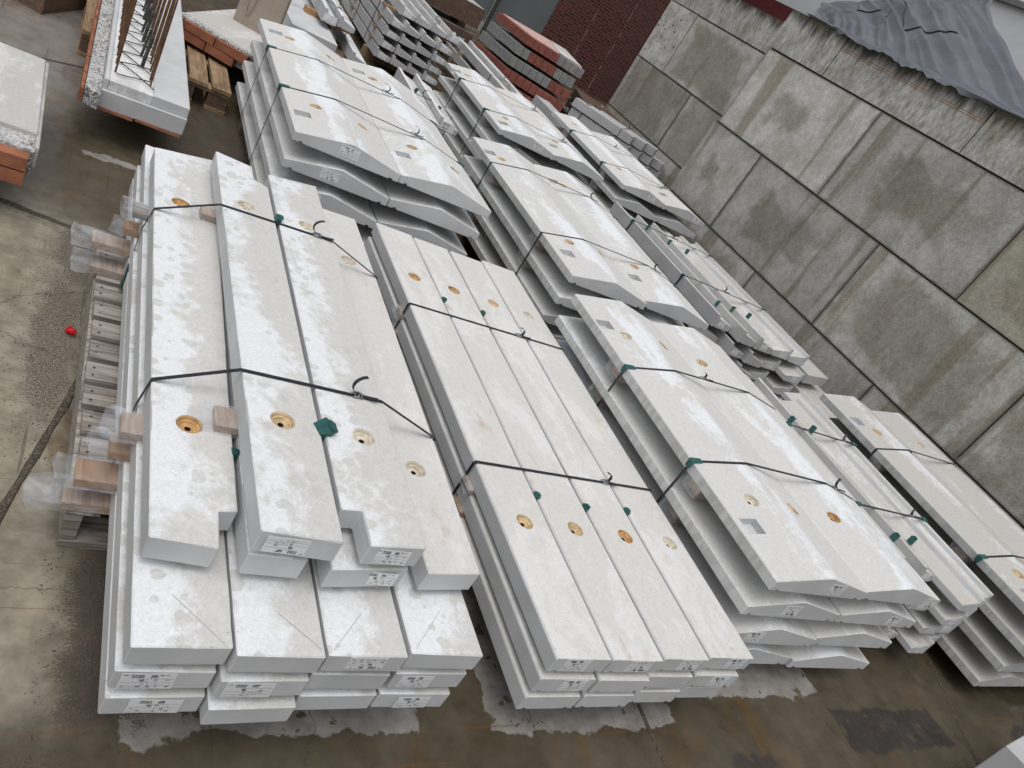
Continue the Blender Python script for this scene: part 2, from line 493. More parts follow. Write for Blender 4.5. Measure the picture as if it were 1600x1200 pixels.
    col = k.mix(k.math('MULTIPLY', grit, 0.88), col, k.mix(k.step(nf, 0.35, 0.65), (0.045, 0.035, 0.027), (0.105, 0.083, 0.065)))
    sparse = k.step(k.math('ADD', k.noise(v, 110, 3, 0.6), k.math('MULTIPLY', k.noise(v, 3, 3), 0.12)), 0.775, 0.80)
    col = k.mix(k.math('MULTIPLY', sparse, 0.7), col, (0.05, 0.04, 0.03))
    # wet dark patches
    wet = union(box(3.0, 3.75, 0.80, 0.985, 0.01), ell(4.6, 0.82, 0.25, 0.06, 0.3), ell(2.38, 0.80, 0.12, 0.05, 0.4))
    wtex = k.step(k.noise(v, 14, 5, 0.7), 0.38, 0.44)
    col = k.mix(k.math('MULTIPLY', k.math('MULTIPLY', wet, wtex), 0.85), col, (0.036, 0.031, 0.030))
    # scratches
    a = k.noise(k.vmul(v, (60, 1.8, 1)), 1.0, 3, 0.5)
    col = k.mix(k.step(a, 0.665, 0.71, 0, 0.5), col, (0.06, 0.045, 0.03))
    a2 = k.noise(k.vmul(k.vadd(v, (3, 7, 0)), (2.0, 65, 1)), 1.0, 3, 0.5)
    col = k.mix(k.step(a2, 0.665, 0.71, 0, 0.5), col, (0.15, 0.075, 0.026))
    # hairline cracks
    cr = k.n("ShaderNodeTexVoronoi", feature='DISTANCE_TO_EDGE')
    k.set(cr.inputs["Vector"], wv.outputs[0])
    cr.inputs["Scale"].default_value = 1.3
    col = k.mix(k.math('MULTIPLY', k.step(cr.outputs[0], 0.0015, 0.004, 1, 0), 0.5), col, (0.05, 0.04, 0.03))
    col = k.mix(1.0, col, k.gray(k.step(n2, 0.25, 0.75, 0.78, 1.18)), 'MULTIPLY')
    pud = k.math('MULTIPLY', k.step(k.noise(v, 1.7, 5, 0.6), 0.46, 0.56), k.math('SUBTRACT', 1.0, dry_and_reflection))
    rough = k.step(pud, 0, 1, 0.55, 0.16)
    rough = k.math('MAXIMUM', rough, k.math('MULTIPLY', dry_and_reflection, 0.75))
    rough = k.math('MAXIMUM', rough, k.math('MULTIPLY', grit, 0.8))
    k.bump(k.math('ADD', k.math('MULTIPLY', n2, 0.6), k.math('MULTIPLY', grit, 0.9)), 0.3, 0.004)
    return k.fin(col, rough, 0.4)


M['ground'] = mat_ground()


def mat_joint():
    k = NT("joint_gravel")
    v = k.coords(rnd=False)
    vo = k.voro(v, 240, "Color")
    sc = k.n("ShaderNodeSeparateColor")
    k.set(sc.inputs[0], vo)
    col = k.mix(k.step(sc.outputs[0], 0.2, 0.95), (0.055, 0.045, 0.034), (0.135, 0.112, 0.087))
    k.bump(k.voro(v, 240), 0.7, 0.003)
    return k.fin(col, 0.8, 0.3)


M['joint'] = mat_joint()


def mat_facade_brick():
    k = NT("facade_brick")
    tc = k.n("ShaderNodeTexCoord")
    sp = k.n("ShaderNodeSeparateXYZ")
    k.set(sp.inputs[0], tc.outputs["Object"])
    cb = k.n("ShaderNodeCombineXYZ", i_0=sp.outputs[0], i_1=sp.outputs[2], i_2=0.0)
    br = k.n("ShaderNodeTexBrick")
    k.set(br.inputs["Vector"], cb.outputs[0])
    br.inputs["Color1"].default_value = (0.125, 0.038, 0.03, 1)
    br.inputs["Color2"].default_value = (0.062, 0.022, 0.019, 1)
    br.inputs["Mortar"].default_value = (0.15, 0.088, 0.076, 1)
    br.inputs["Scale"].default_value = 1.0
    br.inputs["Mortar Size"].default_value = 0.008
    br.inputs["Brick Width"].default_value = 0.18
    br.inputs["Row Height"].default_value = 0.057
    v = tc.outputs["Object"]
    col = k.mix(k.step(k.noise(v, 0.9, 5), 0.5, 0.7, 0, 0.4), br.outputs[0], (0.11, 0.07, 0.06))
    sp2 = k.step(k.noise(v, 9, 4, 0.7), 0.68, 0.72, 0, 0.8)
    col = k.mix(sp2, col, (0.4, 0.36, 0.32))
    # pale cracked lines: vertical movement joints
    wob = k.math('MULTIPLY', k.noise(v, 1.5, 3), 0.08)
    for xx in (8.35, 9.05):
        ln = k.math('ABSOLUTE', k.math('SUBTRACT', k.math('ADD', sp.outputs[0], wob), xx))
        col = k.mix(k.math('MULTIPLY', k.step(ln, 0.002, 0.009, 0.8, 0), k.step(k.noise(v, 5, 3), 0.45, 0.55)), col, (0.42, 0.38, 0.34))
    k.bump(br.outputs["Fac"], -0.4, 0.006)
    return k.fin(col, 0.85, 0.2)


M['facade'] = mat_facade_brick()


def mat_tarp():
    k = NT("grey_tarpaulin")
    v = k.coords(rnd=False)
    n = k.noise(v, 2.5, 5, 0.6, 0.5)
    col = k.mix(k.step(n, 0.3, 0.7), (0.11, 0.118, 0.134), (0.145, 0.155, 0.173))
    k.bump(k.noise(v, 9, 5, 0.6, 1.0), 0.35, 0.02)
    return k.fin(col, 0.5, 0.4)


M['tarp'] = mat_tarp()


# ------------------------------------------------------------------ object helpers
def link(name, me, parent=None, loc=(0, 0, 0), rz=0.0):
    o = bpy.data.objects.new(name, me)
    C.objects.link(o)
    o.location = loc
    o.rotation_euler = (0, 0, rz)
    if parent:
        o.parent = parent
    return o


def tag(o, label, cat, group=None):
    o["label"] = label
    o["category"] = cat
    if group:
        o["group"] = group
    return o


def struct(o):
    o["kind"] = "structure"
    return o


def thing(name, label, cat, loc=(0, 0, 0), rz=0.0, group=None):
    return tag(link(name, None, None, loc, rz), label, cat, group)


def mesh(bm, name, *mats):
    me = bpy.data.meshes.new(name)
    bm.normal_update()
    bm.to_mesh(me)
    bm.free()
    for m in mats:
        me.materials.append(m)
    return me


def bevel(bm, w=0.003, seg=1, ang=25):
    es = [e for e in bm.edges if len(e.link_faces) == 2 and e.calc_face_angle(0) > R(ang)]
    bmesh.ops.bevel(bm, geom=es, offset=w, segments=seg, affect='EDGES', profile=0.6)


def add_box(bm, x0, x1, y0, y1, z0, z1, mi=0, jit=0.0):
    P = []
    for z in (z0, z1):
        for x, y in ((x0, y0), (x1, y0), (x1, y1), (x0, y1)):
            P.append(bm.verts.new((x + random.uniform(-jit, jit), y + random.uniform(-jit, jit), z + random.uniform(-jit, jit))))
    F = [(3, 2, 1, 0), (4, 5, 6, 7), (0, 1, 5, 4), (1, 2, 6, 5), (2, 3, 7, 6), (3, 0, 4, 7)]
    for f in F:
        bm.faces.new([P[i] for i in f]).material_index = mi


def box_mesh(name, x0, x1, y0, y1, z0, z1, mat, bev=0.003, jit=0.0):
    bm = bmesh.new()
    add_box(bm, x0, x1, y0, y1, z0, z1, 0, jit)
    if bev:
        bevel(bm, bev)
    return mesh(bm, name, mat)


def sub_poly(poly, step=0.05, jit=0.0004):
    out = []
    for i, a in enumerate(poly):
        b = poly[(i + 1) % len(poly)]
        n = max(1, int(math.dist(a, b) / step))
        for j in range(n):
            t = j / n
            jx = random.uniform(-jit, jit) if j else 0
            jy = random.uniform(-jit, jit) if j else 0
            out.append((a[0] + (b[0] - a[0]) * t + jx, a[1] + (b[1] - a[1]) * t + jy))
    return out


def prism_mesh(name, poly, z0, z1, side, top, bev=0.0028, taper=0.0):
    """slab with a free outline in plan; the trowelled top face has its own material"""
    bm = bmesh.new()
    pts = sub_poly(poly)
    cx = sum(p[0] for p in pts) / len(pts)
    lo = [bm.verts.new((x + (taper if x < cx else -taper), y, z0)) for x, y in pts]
    hi = [bm.verts.new((x, y, z1)) for x, y in pts]
    n = len(pts)
    bm.faces.new(list(reversed(lo)))
    bm.faces.new(hi)
    for i in range(n):
        bm.faces.new((lo[i], lo[(i + 1) % n], hi[(i + 1) % n], hi[i]))
    bm.normal_update()
    if sum(a[0] * b[1] - b[0] * a[1] for a, b in zip(pts, pts[1:] + pts[:1])) < 0:
        bmesh.ops.reverse_faces(bm, faces=bm.faces[:])
    bm.normal_update()
    bevel(bm, bev, 1, 40)
    for vtx in bm.verts:
        q = mnoise.noise(vtx.co * 60 + Vector((z0 * 90, cx * 70, 0)))
        if vtx.co.z < z1 - 0.0004:
            vtx.co.z += 0.0008 * q
            if q > 0.45 and vtx.co.z > z1 - bev * 2:      # chipped arris
                vtx.co.z -= 0.003
    bm.normal_update()
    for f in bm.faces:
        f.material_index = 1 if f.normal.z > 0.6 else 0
    return mesh(bm, name, side, top)


def bar_mesh(name, prof, y0, y1, side, top, bev=0.0026, jit=0.0008, step=0.25):
    """constant cross-section along Y; prof is counter-clockwise in (x, z) seen from -Y"""
    bm = bmesh.new()
    n = max(2, int((y1 - y0) / step))
    rings = []
    for i in range(n + 1):
        y = y0 + (y1 - y0) * i / n
        jx, jz = random.uniform(-jit, jit), random.uniform(-jit, jit)
        rings.append([bm.verts.new((x + jx, y, z + jz)) for x, z in prof])
    k = len(prof)
    for a, b in zip(rings, rings[1:]):
        for j in range(k):
            bm.faces.new((a[j], a[(j + 1) % k], b[(j + 1) % k], b[j]))
    bm.faces.new(rings[0])
    bm.faces.new(list(reversed(rings[-1])))
    bmesh.ops.recalc_face_normals(bm, faces=bm.faces[:])
    bm.normal_update()
    bevel(bm, bev, 1, 22)
    bm.normal_update()
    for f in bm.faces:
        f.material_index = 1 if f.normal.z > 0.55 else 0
    return mesh(bm, name, side, top)


CUTS = []     # (object, [cutter matrices/meshes]) carried out in one pass


def cyl_mesh(name, r, h, seg=28):
    bm = bmesh.new()
    bmesh.ops.create_cone(bm, cap_ends=True, segments=seg, radius1=r, radius2=r, depth=h)
    return mesh(bm, name)


SOCK_R = 0.0300
CUT_CYL = cyl_mesh("cut_cyl", SOCK_R + 0.0006, 0.05)


def cut_box(sx, sy, sz):
    bm = bmesh.new()
    add_box(bm, -sx / 2, sx / 2, -sy / 2, sy / 2, -sz / 2, sz / 2)
    return mesh(bm, "cut_box")


CUT_POCKET = cut_box(0.078, 0.070, 0.056)


def lathe(bm, prof, seg=28, mi=None):
    rings = []
    for r, z in prof:
        if r < 1e-6:
            rings.append([bm.verts.new((0, 0, z))])
        else:
            rings.append([bm.verts.new((r * math.cos(2 * math.pi * i / seg), r * math.sin(2 * math.pi * i / seg), z)) for i in range(seg)])
    for q, (a, b) in enumerate(zip(rings, rings[1:])):
        for i in range(seg):
            j = (i + 1) % seg
            if len(a) == 1 and len(b) > 1:
                f = bm.faces.new((a[0], b[i], b[j]))
            elif len(b) == 1:
                f = bm.faces.new((a[i], b[0], a[j]))
            else:
                f = bm.faces.new((a[i], b[i], b[j], a[j]))
            if mi:
                f.material_index = mi[q]


def socket_mesh(mat):
    bm = bmesh.new()
    prof = [(SOCK_R, -0.024), (SOCK_R, -0.0008), (SOCK_R * 0.9, -0.0016), (SOCK_R * 0.84, -0.0075), (SOCK_R * 0.68, -0.009), (SOCK_R * 0.62, -0.0135),
            (0.0075, -0.0150), (0.0068, -0.0235), (0.0, -0.0235)]
    lathe(bm, prof, 28, [0, 0, 0, 0, 0, 0, 1, 1])
    bmesh.ops.recalc_face_normals(bm, faces=bm.faces[:])
    for f in bm.faces:
        f.smooth = False
    me = mesh(bm, "lifting_socket", mat, M['hole'])
    return me


SOCK = {k: socket_mesh(M[k]) for k in ('sock_pale', 'sock_rust', 'sock_tan')}


def add_socket(slab, x, y, z, kind='sock_pale', tilt=0.0):
    """x, y, z in the slab's own frame; tilt about Y for sloping faces"""
    rot = Matrix.Rotation(tilt, 4, 'Y')
    CUTS.append((slab, CUT_CYL, Matrix.Translation((x, y, z)) @ rot))
    o = link("lifting_socket", SOCK[kind], slab, (x, y, z))
    o.rotation_euler = (0, tilt, random.uniform(0, 6) * 0)
    return o


def add_pocket(slab, x, y, z, tilt=0.0):
    CUTS.append((slab, CUT_POCKET, Matrix.Translation((x, y, z)) @ Matrix.Rotation(tilt, 4, 'Y')))


# ---- stickers -------------------------------------------------------------------
def quad(bm, x0, x1, z0, z1, y, mi=0):
    f = bm.faces.new([bm.verts.new(p) for p in ((x0, y, z0), (x1, y, z0), (x1, y, z1), (x0, y, z1))])
    f.material_index = mi


def sticker_mesh():
    bm = bmesh.new()
    add_box(bm, -0.5, 0.5, -0.0006, 0.0, -0.5, 0.5)
    return mesh(bm, "label_sticker", M['paper'])


def print_mesh(seed):
    rr = random.Random(seed)
    bm = bmesh.new()
    y = -0.0012
    # table rules
    for z, x0, x1 in ((0.16, -0.2, 0.47), (-0.08, -0.47, 0.47), (-0.27, -0.47, 0.47), (-0.40, -0.47, 0.1)):
        quad(bm, x0, x1, z - 0.008, z + 0.008, y, 1)
    for x, z0, z1 in ((0.05, 0.2, 0.48), (0.02, -0.40, -0.08), (0.17, -0.40, -0.08), (-0.1, -0.08, 0.16)):
        quad(bm, x - 0.004, x + 0.004, z0, z1, y, 1)
    # lines of small type
    for z in (0.09, 0.0, -0.17, -0.34, 0.40):
        x = -0.44 if z != 0.40 else -0.46
        while x < 0.42:
            w = rr.uniform(0.03, 0.09)
            if rr.random() < 0.55 and not (z in (0.09, 0.0) and x < -0.12):
                quad(bm, x, x + w, z - 0.022, z + 0.022, y, 1 if rr.random() < 0.6 else 0)
            x += w + rr.uniform(0.03, 0.14)
    return mesh(bm, "print", M['ink'], M['ink_grey'])


STICK = sticker_mesh()
PRINTS = [print_mesh(s) for s in range(4)]
_fonts = {}


def text_data(txt, size):
    if (txt, size) not in _fonts:
        c = bpy.data.curves.new("lettering", 'FONT')
        c.body = txt
        c.size = size
        c.extrude = 0.0002
        c.align_x = 'LEFT'
        c.resolution_u = 3
        c.materials.append(M['ink'])
        _fonts[(txt, size)] = c
    return _fonts[(txt, size)]


def add_sticker(slab, x, y, z, w=0.095, h=0.040, flip=False, text=True, tilt=0.0):
    """sticker on an end face that looks towards -Y; x, y, z is its centre in the slab's frame"""
    s = link("label_sticker", STICK, slab, (x, y - 0.0006, z))
    s.scale = (w, 1, h)
    s.rotation_euler = (0, (math.pi if flip else 0) + tilt, 0)
    link("print", random.choice(PRINTS), s)
    if text:
        for body, size, px, pz in (("23262", 0.25, -0.31, 0.25), ("ABS", 0.21, 0.03, 0.26), ("003", 0.17, -0.15, 0.005)):
            t = link("lettering", text_data(body, size), s, (px, -0.0014, pz))
            t.rotation_euler = (R(90), 0, 0)
            t.scale = (0.36, 1, 1)
    return s


# ---- strapping ------------------------------------------------------------------
def ribbon_mesh(pts, w=0.014, th=0.0014, mat=None, closed=False, name="strap"):
    """flat band along pts (x, y, z), its width along Y"""
    bm = bmesh.new()
    rings = []
    n = len(pts)
    for i, p in enumerate(pts):
        a = Vector(pts[i - 1]) if (i > 0 or closed) else Vector(p)
        b = Vector(pts[(i + 1) % n]) if (i < n - 1 or closed) else Vector(p)
        p = Vector(p)
        d1 = (p - a).normalized() if (p - a).length > 1e-6 else None
        d2 = (b - p).normalized() if (b - p).length > 1e-6 else None
        d = ((d1 or d2) + (d2 or d1)).normalized()
        nrm = Vector((-d.z, 0, d.x))
        rings.append([bm.verts.new(p + Vector((0, sy * w / 2, 0)) + nrm * sn * th / 2) for sy, sn in ((-1, -1), (1, -1), (1, 1), (-1, 1))])
    m = n if closed else n - 1
    for i in range(m):
        a, b = rings[i], rings[(i + 1) % n]
        for j in range(4):
            bm.faces.new((a[j], a[(j + 1) % 4], b[(j + 1) % 4], b[j]))
    if not closed:
        bm.faces.new(rings[0])
        bm.faces.new(list(reversed(rings[-1])))
    bmesh.ops.recalc_face_normals(bm, faces=bm.faces[:])
    return mesh(bm, name, mat or M['strap'])


def wire_mesh(paths, r, mat, seg=6, name="wire"):
    bm = bmesh.new()
    for pts in paths:
        rings = []
        for i, p in enumerate(pts):
            p = Vector(p)
            a = Vector(pts[max(0, i - 1)])
            b = Vector(pts[min(len(pts) - 1, i + 1)])
            d = (b - a).normalized()
            up = Vector((0, 0, 1)) if abs(d.z) < 0.9 else Vector((1, 0, 0))
            s = d.cross(up).normalized()
            u = s.cross(d)
            rings.append([bm.verts.new(p + r * (math.cos(2 * math.pi * k / seg) * s + math.sin(2 * math.pi * k / seg) * u)) for k in range(seg)])
        for a, b in zip(rings, rings[1:]):
            for j in range(seg):
                bm.faces.new((a[j], a[(j + 1) % seg], b[(j + 1) % seg], b[j]))
        bm.faces.new(list(reversed(rings[0])))
        bm.faces.new(rings[-1])
    bmesh.ops.recalc_face_normals(bm, faces=bm.faces[:])
    for f in bm.faces:
        f.smooth = True
    return mesh(bm, name, mat)


BUCKLE = wire_mesh([[(-0.016, -0.009, 0.002), (0.0, -0.011, 0.006), (0.016, -0.008, 0.002)],
                    [(-0.016, 0.009, 0.002), (0.0, 0.011, 0.006), (0.016, 0.008, 0.002)],
                    [(-0.010, -0.011, 0.001), (-0.009, 0.0, 0.010), (-0.010, 0.011, 0.001)],
                    [(0.010, -0.011, 0.001), (0.009, 0.0, 0.009), (0.010, 0.011, 0.001)],
                    [(-0.004, -0.011, 0.001), (0.004, 0.0, 0.012), (0.006, 0.011, 0.001)]], 0.0017, M['wire'], 6, "buckle")


def tail_mesh(flip, size, seed):
    rr = random.Random(seed)
    pts = []
    a0 = rr.uniform(-0.2, 0.2)
    for i in range(13):
        t = i / 12
        a = math.pi * (1.02 * t) + a0
        pts.append((flip * (-size * math.sin(a) * 0.9 + 0.2 * size * t), t * size * 0.55, 0.004 + size * (1 - math.cos(a)) * 0.62))
    return ribbon_mesh(pts, 0.011, 0.0013, M['strap'], False, "strap_tail")


def strap(y, prof, label, group, buckle=None, tail=1, size=0.032, w=0.013, skew=0.0, mat=None):
    """closed band round a stack at Y=y; prof: (x, z) points, clockwise from the lower near corner"""
    o = thing("packing_strap", label, "packing strap", (prof[0][0], y, 0), 0, group)
    pts = [(x - prof[0][0], skew * (x - prof[0][0]), z) for x, z in prof]
    link("band", ribbon_mesh(pts, w, 0.0014, mat or M['strap'], True, "band"), o)
    if buckle is not None:
        i, t = buckle
        a, b = prof[i], prof[i + 1]
        x = a[0] + (b[0] - a[0]) * t
        z = a[1] + (b[1] - a[1]) * t
        ang = math.atan2(b[1] - a[1], b[0] - a[0])
        q = link("buckle", BUCKLE, o, (x - prof[0][0], skew * (x - prof[0][0]), z))
        q.rotation_euler = (0, -ang, 0)
        tl = link("strap_tail", tail_mesh(tail, size, hash(label) % 997 if False else len(label) * 7 + int(y * 100)), o, (x - prof[0][0] + 0.006, skew * (x - prof[0][0]), z + 0.003))
        tl.rotation_euler = (0, -ang, 0.25)
        e = [(-0.012 * 0, 0, 0.004), (0.02, -0.004, 0.006), (0.036, -0.010, 0.010), (0.046, -0.013, 0.013)]
        tl2 = link("strap_tail", ribbon_mesh(e, 0.011, 0.0013, M['strap'], False, "strap_tail"), o, (x - prof[0][0] + 0.008, skew * (x - prof[0][0]), z))
        tl2.rotation_euler = (0, -ang, 0)
    return o


def protector_mesh(a1, a2, l1=0.04, l2=0.045, w=0.029, th=0.0035):
    """angled plastic piece: two wings leaving the corner at angles a1 and a2 (radians, in the XZ plane)"""
    bm = bmesh.new()
    d1 = Vector((math.cos(a1), 0, math.sin(a1)))
    d2 = Vector((math.cos(a2), 0, math.sin(a2)))
    out = -(d1 + d2).normalized()
    path = [d1 * l1, d1 * l1 * 0.35 + out * 0.001, Vector((0, 0, 0)) + out * 0.002, d2 * l2 * 0.35 + out * 0.001, d2 * l2]
    rings = []
    for i, p in enumerate(path):
        ww = w * (0.82 if i in (0, 4) else 1.0)
        rings.append([bm.verts.new(p + Vector((0, s * ww / 2, 0)) + out * o) for s, o in ((-1, 0), (1, 0), (1, th), (-1, th))])
    for a, b in zip(rings, rings[1:]):
        for j in range(4):
            bm.faces.new((a[j], a[(j + 1) % 4], b[(j + 1) % 4], b[j]))
    bm.faces.new(rings[0])
    bm.faces.new(list(reversed(rings[-1])))
    bmesh.ops.recalc_face_normals(bm, faces=bm.faces[:])
    bevel(bm, 0.0012)
    return mesh(bm, "edge_protector", M['green'])


def protector(x, y, z, a1, a2, label, group, **kw):
    return tag(link("edge_protector", protector_mesh(a1, a2, **kw), None, (x, y, z)), label, "edge protector", group)


def spacer(x, y, z, label, group, tilt=0.0, s=1.0, rz=0.0):
    """small green plastic corner piece wedged in a seam"""
    bm = bmesh.new()
    add_box(bm, -0.010 * s, 0.010 * s, -0.017 * s, 0.017 * s, -0.03, 0.011 * s, 0, 0.0015)
    add_box(bm, -0.004 * s, 0.014 * s, -0.012 * s, 0.010 * s, 0.0105 * s, 0.016 * s, 0, 0.0015)
    bevel(bm, 0.002)
    o = tag(link("plastic_spacer", mesh(bm, "plastic_spacer", M['green']), None, (x, y, z), rz), label, "plastic spacer", group)
    o.rotation_euler = (tilt * 0.4, tilt, rz)
    return o


# ---- battens with film ----------------------------------------------------------
def wrap_mesh(x0, x1, y0, y1, z0, z1, seed):
    rr = random.Random(seed)
    bm = bmesh.new()
    nx = 5
    rings = []
    for i in range(nx + 1):
        x = x0 + (x1 - x0) * i / nx
        ring = []
        for y, z in ((y0, z0), ((y0 + y1) / 2, z0), (y1, z0), (y1, z1), ((y0 + y1) / 2, z1), (y0, z1)):
            j = 0.007 if i < 3 else 0.002
            ring.append(bm.verts.new((x + rr.uniform(-j, j), y + rr.uniform(-j, j), z + rr.uniform(-j * 0.5, j * 0.5))))
        rings.append(ring)
    for a, b in zip(rings, rings[1:]):
        for j in range(6):
            bm.faces.new((a[j], a[(j + 1) % 6], b[(j + 1) % 6], b[j]))
    bm.faces.new(rings[0])
    bmesh.ops.recalc_face_normals(bm, faces=bm.faces[:])
    return mesh(bm, "plastic_wrap", M['wrap'])


def batten(x0, x1, y0, y1, z0, z1, label, group, mat='wood_pale', wrap=0.0, lump=0.0):
    o = tag(link("wooden_batten", box_mesh("wooden_batten", 0, x1 - x0, -(y1 - y0) / 2, (y1 - y0) / 2, 0, z1 - z0, M[mat], 0.002, 0.0012), None, (x0, (y0 + y1) / 2, z0)), label, "wooden batten", group)
    if wrap:
        h = (y1 - y0) / 2
        link("plastic_wrap", wrap_mesh(-wrap, 0.09, -h - 0.006 - lump, h + 0.006 + lump, -0.004 * (1 if lump == 0 else 0), z1 - z0 + 0.004, int(x0 * 977 + y0 * 131 + z0 * 71)), o)
    return o


ORD = {1: ["only"], 2: ["left", "right"], 3: ["left", "middle", "right"], 4: ["leftmost", "second from left", "third from left", "rightmost"],
       5: ["leftmost", "second from left", "middle", "second from right", "rightmost"],
       6: ["leftmost", "second from left", "third from left", "third from right", "second from right", "rightmost"]}
LAY = {2: ["bottom", "top"], 3: ["bottom", "middle", "top"], 4: ["bottom", "second", "third", "top"], 5: ["bottom", "second", "third", "fourth", "top"]}

# ------------------------------------------------------------------ ground
bm = bmesh.new()
GX = [-60, -20, -6, -3] + [i * 0.5 for i in range(-4, 20)] + [11, 14, 20, 40, 90]
GY = [-60, -20, -6, -2] + [i * 0.5 for i in range(0, 24)] + [14, 20, 40, 90]
gv = [[bm.verts.new((x, y, 0)) for x in GX] for y in GY]
for j in range(len(GY) - 1):
    for i in range(len(GX) - 1):
        bm.faces.new((gv[j][i], gv[j][i + 1], gv[j + 1][i + 1], gv[j + 1][i]))
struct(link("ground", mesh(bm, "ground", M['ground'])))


def joint_line(pts, w, seed=0, mat='joint'):
    rr = random.Random(seed)
    bm = bmesh.new()
    prev = None
    fine = []
    for a, b in zip(pts, pts[1:]):
        n = max(2, int(math.dist(a, b) / 0.05))
        for i in range(n):
            fine.append((a[0] + (b[0] - a[0]) * i / n, a[1] + (b[1] - a[1]) * i / n))
    fine.append(pts[-1])
    for i, p in enumerate(fine):
        q = fine[min(i + 1, len(fine) - 1)]
        o = fine[max(i - 1, 0)]
        d = Vector((q[0] - o[0], q[1] - o[1])).normalized()
        n = Vector((-d.y, d.x))
        wl, wr = w / 2 * rr.uniform(0.75, 1.25), w / 2 * rr.uniform(0.75, 1.25)
        row = [bm.verts.new((p[0] + n.x * wl, p[1] + n.y * wl, 0.0)), bm.verts.new((p[0] + n.x * wl * 0.6, p[1] + n.y * wl * 0.6, 0.004)),
               bm.verts.new((p[0] - n.x * wr * 0.6, p[1] - n.y * wr * 0.6, 0.004)), bm.verts.new((p[0] - n.x * wr, p[1] - n.y * wr, 0.0))]
        if prev:
            for k in range(3):
                bm.faces.new((prev[k], prev[k + 1], row[k + 1], row[k]))
        prev = row
    bmesh.ops.recalc_face_normals(bm, faces=bm.faces[:])
    return struct(link("floor_joint", mesh(bm, "floor_joint", M[mat])))


joint_line([(-3, 3.22), (-0.07, 3.08), (0.24, 3.01), (0.6, 2.96)], 0.034, 1)
joint_line([(0.02, 1.15), (0.12, 1.56), (0.26, 2.14), (0.275, 2.45)], 0.022, 2)
joint_line([(-1.2, 3.98), (-0.26, 4.56), (0.07, 4.74), (0.6, 5.02)], 0.013, 3)
joint_line([(4.24, 1.42), (4.05, 1.09), (3.82, 0.70), (3.3, -0.1)], 0.016, 4)
joint_line([(1.965, 1.02), (1.955, 0.80), (1.95, -0.6)], 0.014, 5)
joint_line([(0.05, 1.19), (0.085, 1.09), (0.13, 1.035)], 0.004, 6)
joint_line([(0.35, 4.98), (0.72, 4.62), (0.95, 4.42)], 0.012, 7)

# ------------------------------------------------------------------ block walls
_blk = {}


def block_mesh(L, h, top, thick=0.8, mat=None):
    key = (round(L, 2), round(h, 2), top, mat)
    if key not in _blk:
        bm = bmesh.new()
        add_box(bm, 0, thick, 0, L, 0, h)
        bevel(bm, 0.016, 2)
        _blk[key] = mesh(bm, "concrete_block", M[mat or ('block_top' if top else 'block')])
    return _blk[key]


def block_wall(root, X, courses, gap=0.014):
    for z0, z1, ys, top in courses:
        for a, b in zip(ys, ys[1:]):
            hi, lo = max(a, b), min(a, b)
            o = link("concrete_block", block_mesh(hi - lo - gap, z1 - z0 - gap, top, mat='block_rust' if (top and abs(hi - 5.73) < 0.01) else ('block_pit' if abs(lo - 9.39) < 0.01 else None)), root, (random.uniform(-0.006, 0.006), lo + gap / 2, z0))
            o.rotation_euler = (0, 0, random.uniform(-0.0015, 0.0015))
    # dark bedding behind the open joints, joined and set back
    bm = bmesh.new()
    for z0, z1, ys, top in courses:
        for y in ys[1:-1]:
            add_box(bm, 0.022, 0.7, y - 0.008, y + 0.008, z0 + 0.004, z1 - 0.02)
        add_box(bm, 0.022, 0.7, min(ys) + 0.02, max(ys) - 0.02, z1 - gap - 0.003, z1 + 0.003 - (0.03 if top else 0))
    link("joint_filling", mesh(bm, "joint_filling", M['joint']), root)


near = thing("block_wall", "tall wall of stacked grey concrete blocks beside the coping stacks", "wall", (5.44, 0, 0))
block_wall(near, 5.44, [
    (-0.29, 0.512, [6.60, 4.92, 3.29, 1.65, 0.0, -1.66, -3.3], False),
    (0.512, 1.318, [6.62, 5.75, 4.08, 2.46, 0.80, -0.86, -2.5], False),
    (1.318, 2.122, [6.56, 4.91, 3.27, 1.62, -0.02, -1.66, -3.3], False),
    (2.122, 2.50, [6.58, 5.73, 4.07, 2.41, 0.75, -0.9, -2.5], True)])
far = thing("block_wall", "set-back block wall section between tall wall and brick building", "wall", (6.5, 0, 0))
block_wall(far, 6.5, [
    (-0.29, 0.56, [10.14, 8.6, 6.95], False),
    (0.56, 1.318, [10.14, 8.58, 7.0], False),
    (1.318, 2.122, [10.12, 9.39, 7.75, 6.95], False),
    (2.122, 2.50, [10.2, 8.56, 6.95], True)])

# ------------------------------------------------------------------ brick building, sheds
bld = thing("brick_building", "dark red brick building with grey steel door behind the stacks", "building", (0, 15, 0))
link("wall", box_mesh("wall", 7.47, 11.2, 0, 0.3, 0, 7, M['facade'], 0), bld)
link("door", box_mesh("door", 6.36, 7.465, 0.02, 0.12, -0.002, 6.9, M['steel_grey'], 0.004), bld)
link("wall_panel", box_mesh("wall_panel", 0.5, 6.30, 0.03, 0.2, 0.18, 6.9, M['steel_grey'], 0.004), bld)
link("plinth", box_mesh("plinth", 0.5, 6.30, 0.0, 0.3, 0.0, 0.175, M['rough_conc'], 0.004), bld)
pipe = [[(6.33, -0.05, 0.02), (6.33, -0.05, 3.2), (6.33, -0.05, 6.8)]]
link("drainpipe", wire_mesh(pipe, 0.032, M['zinc'], 12, "drainpipe"), bld)
for zc in (0.75, 2.2, 4.0):
    link("pipe_bracket", box_mesh("pipe_bracket", 6.285, 6.375, -0.09, 0.02, zc, zc + 0.04, M['zinc'], 0.002), bld)

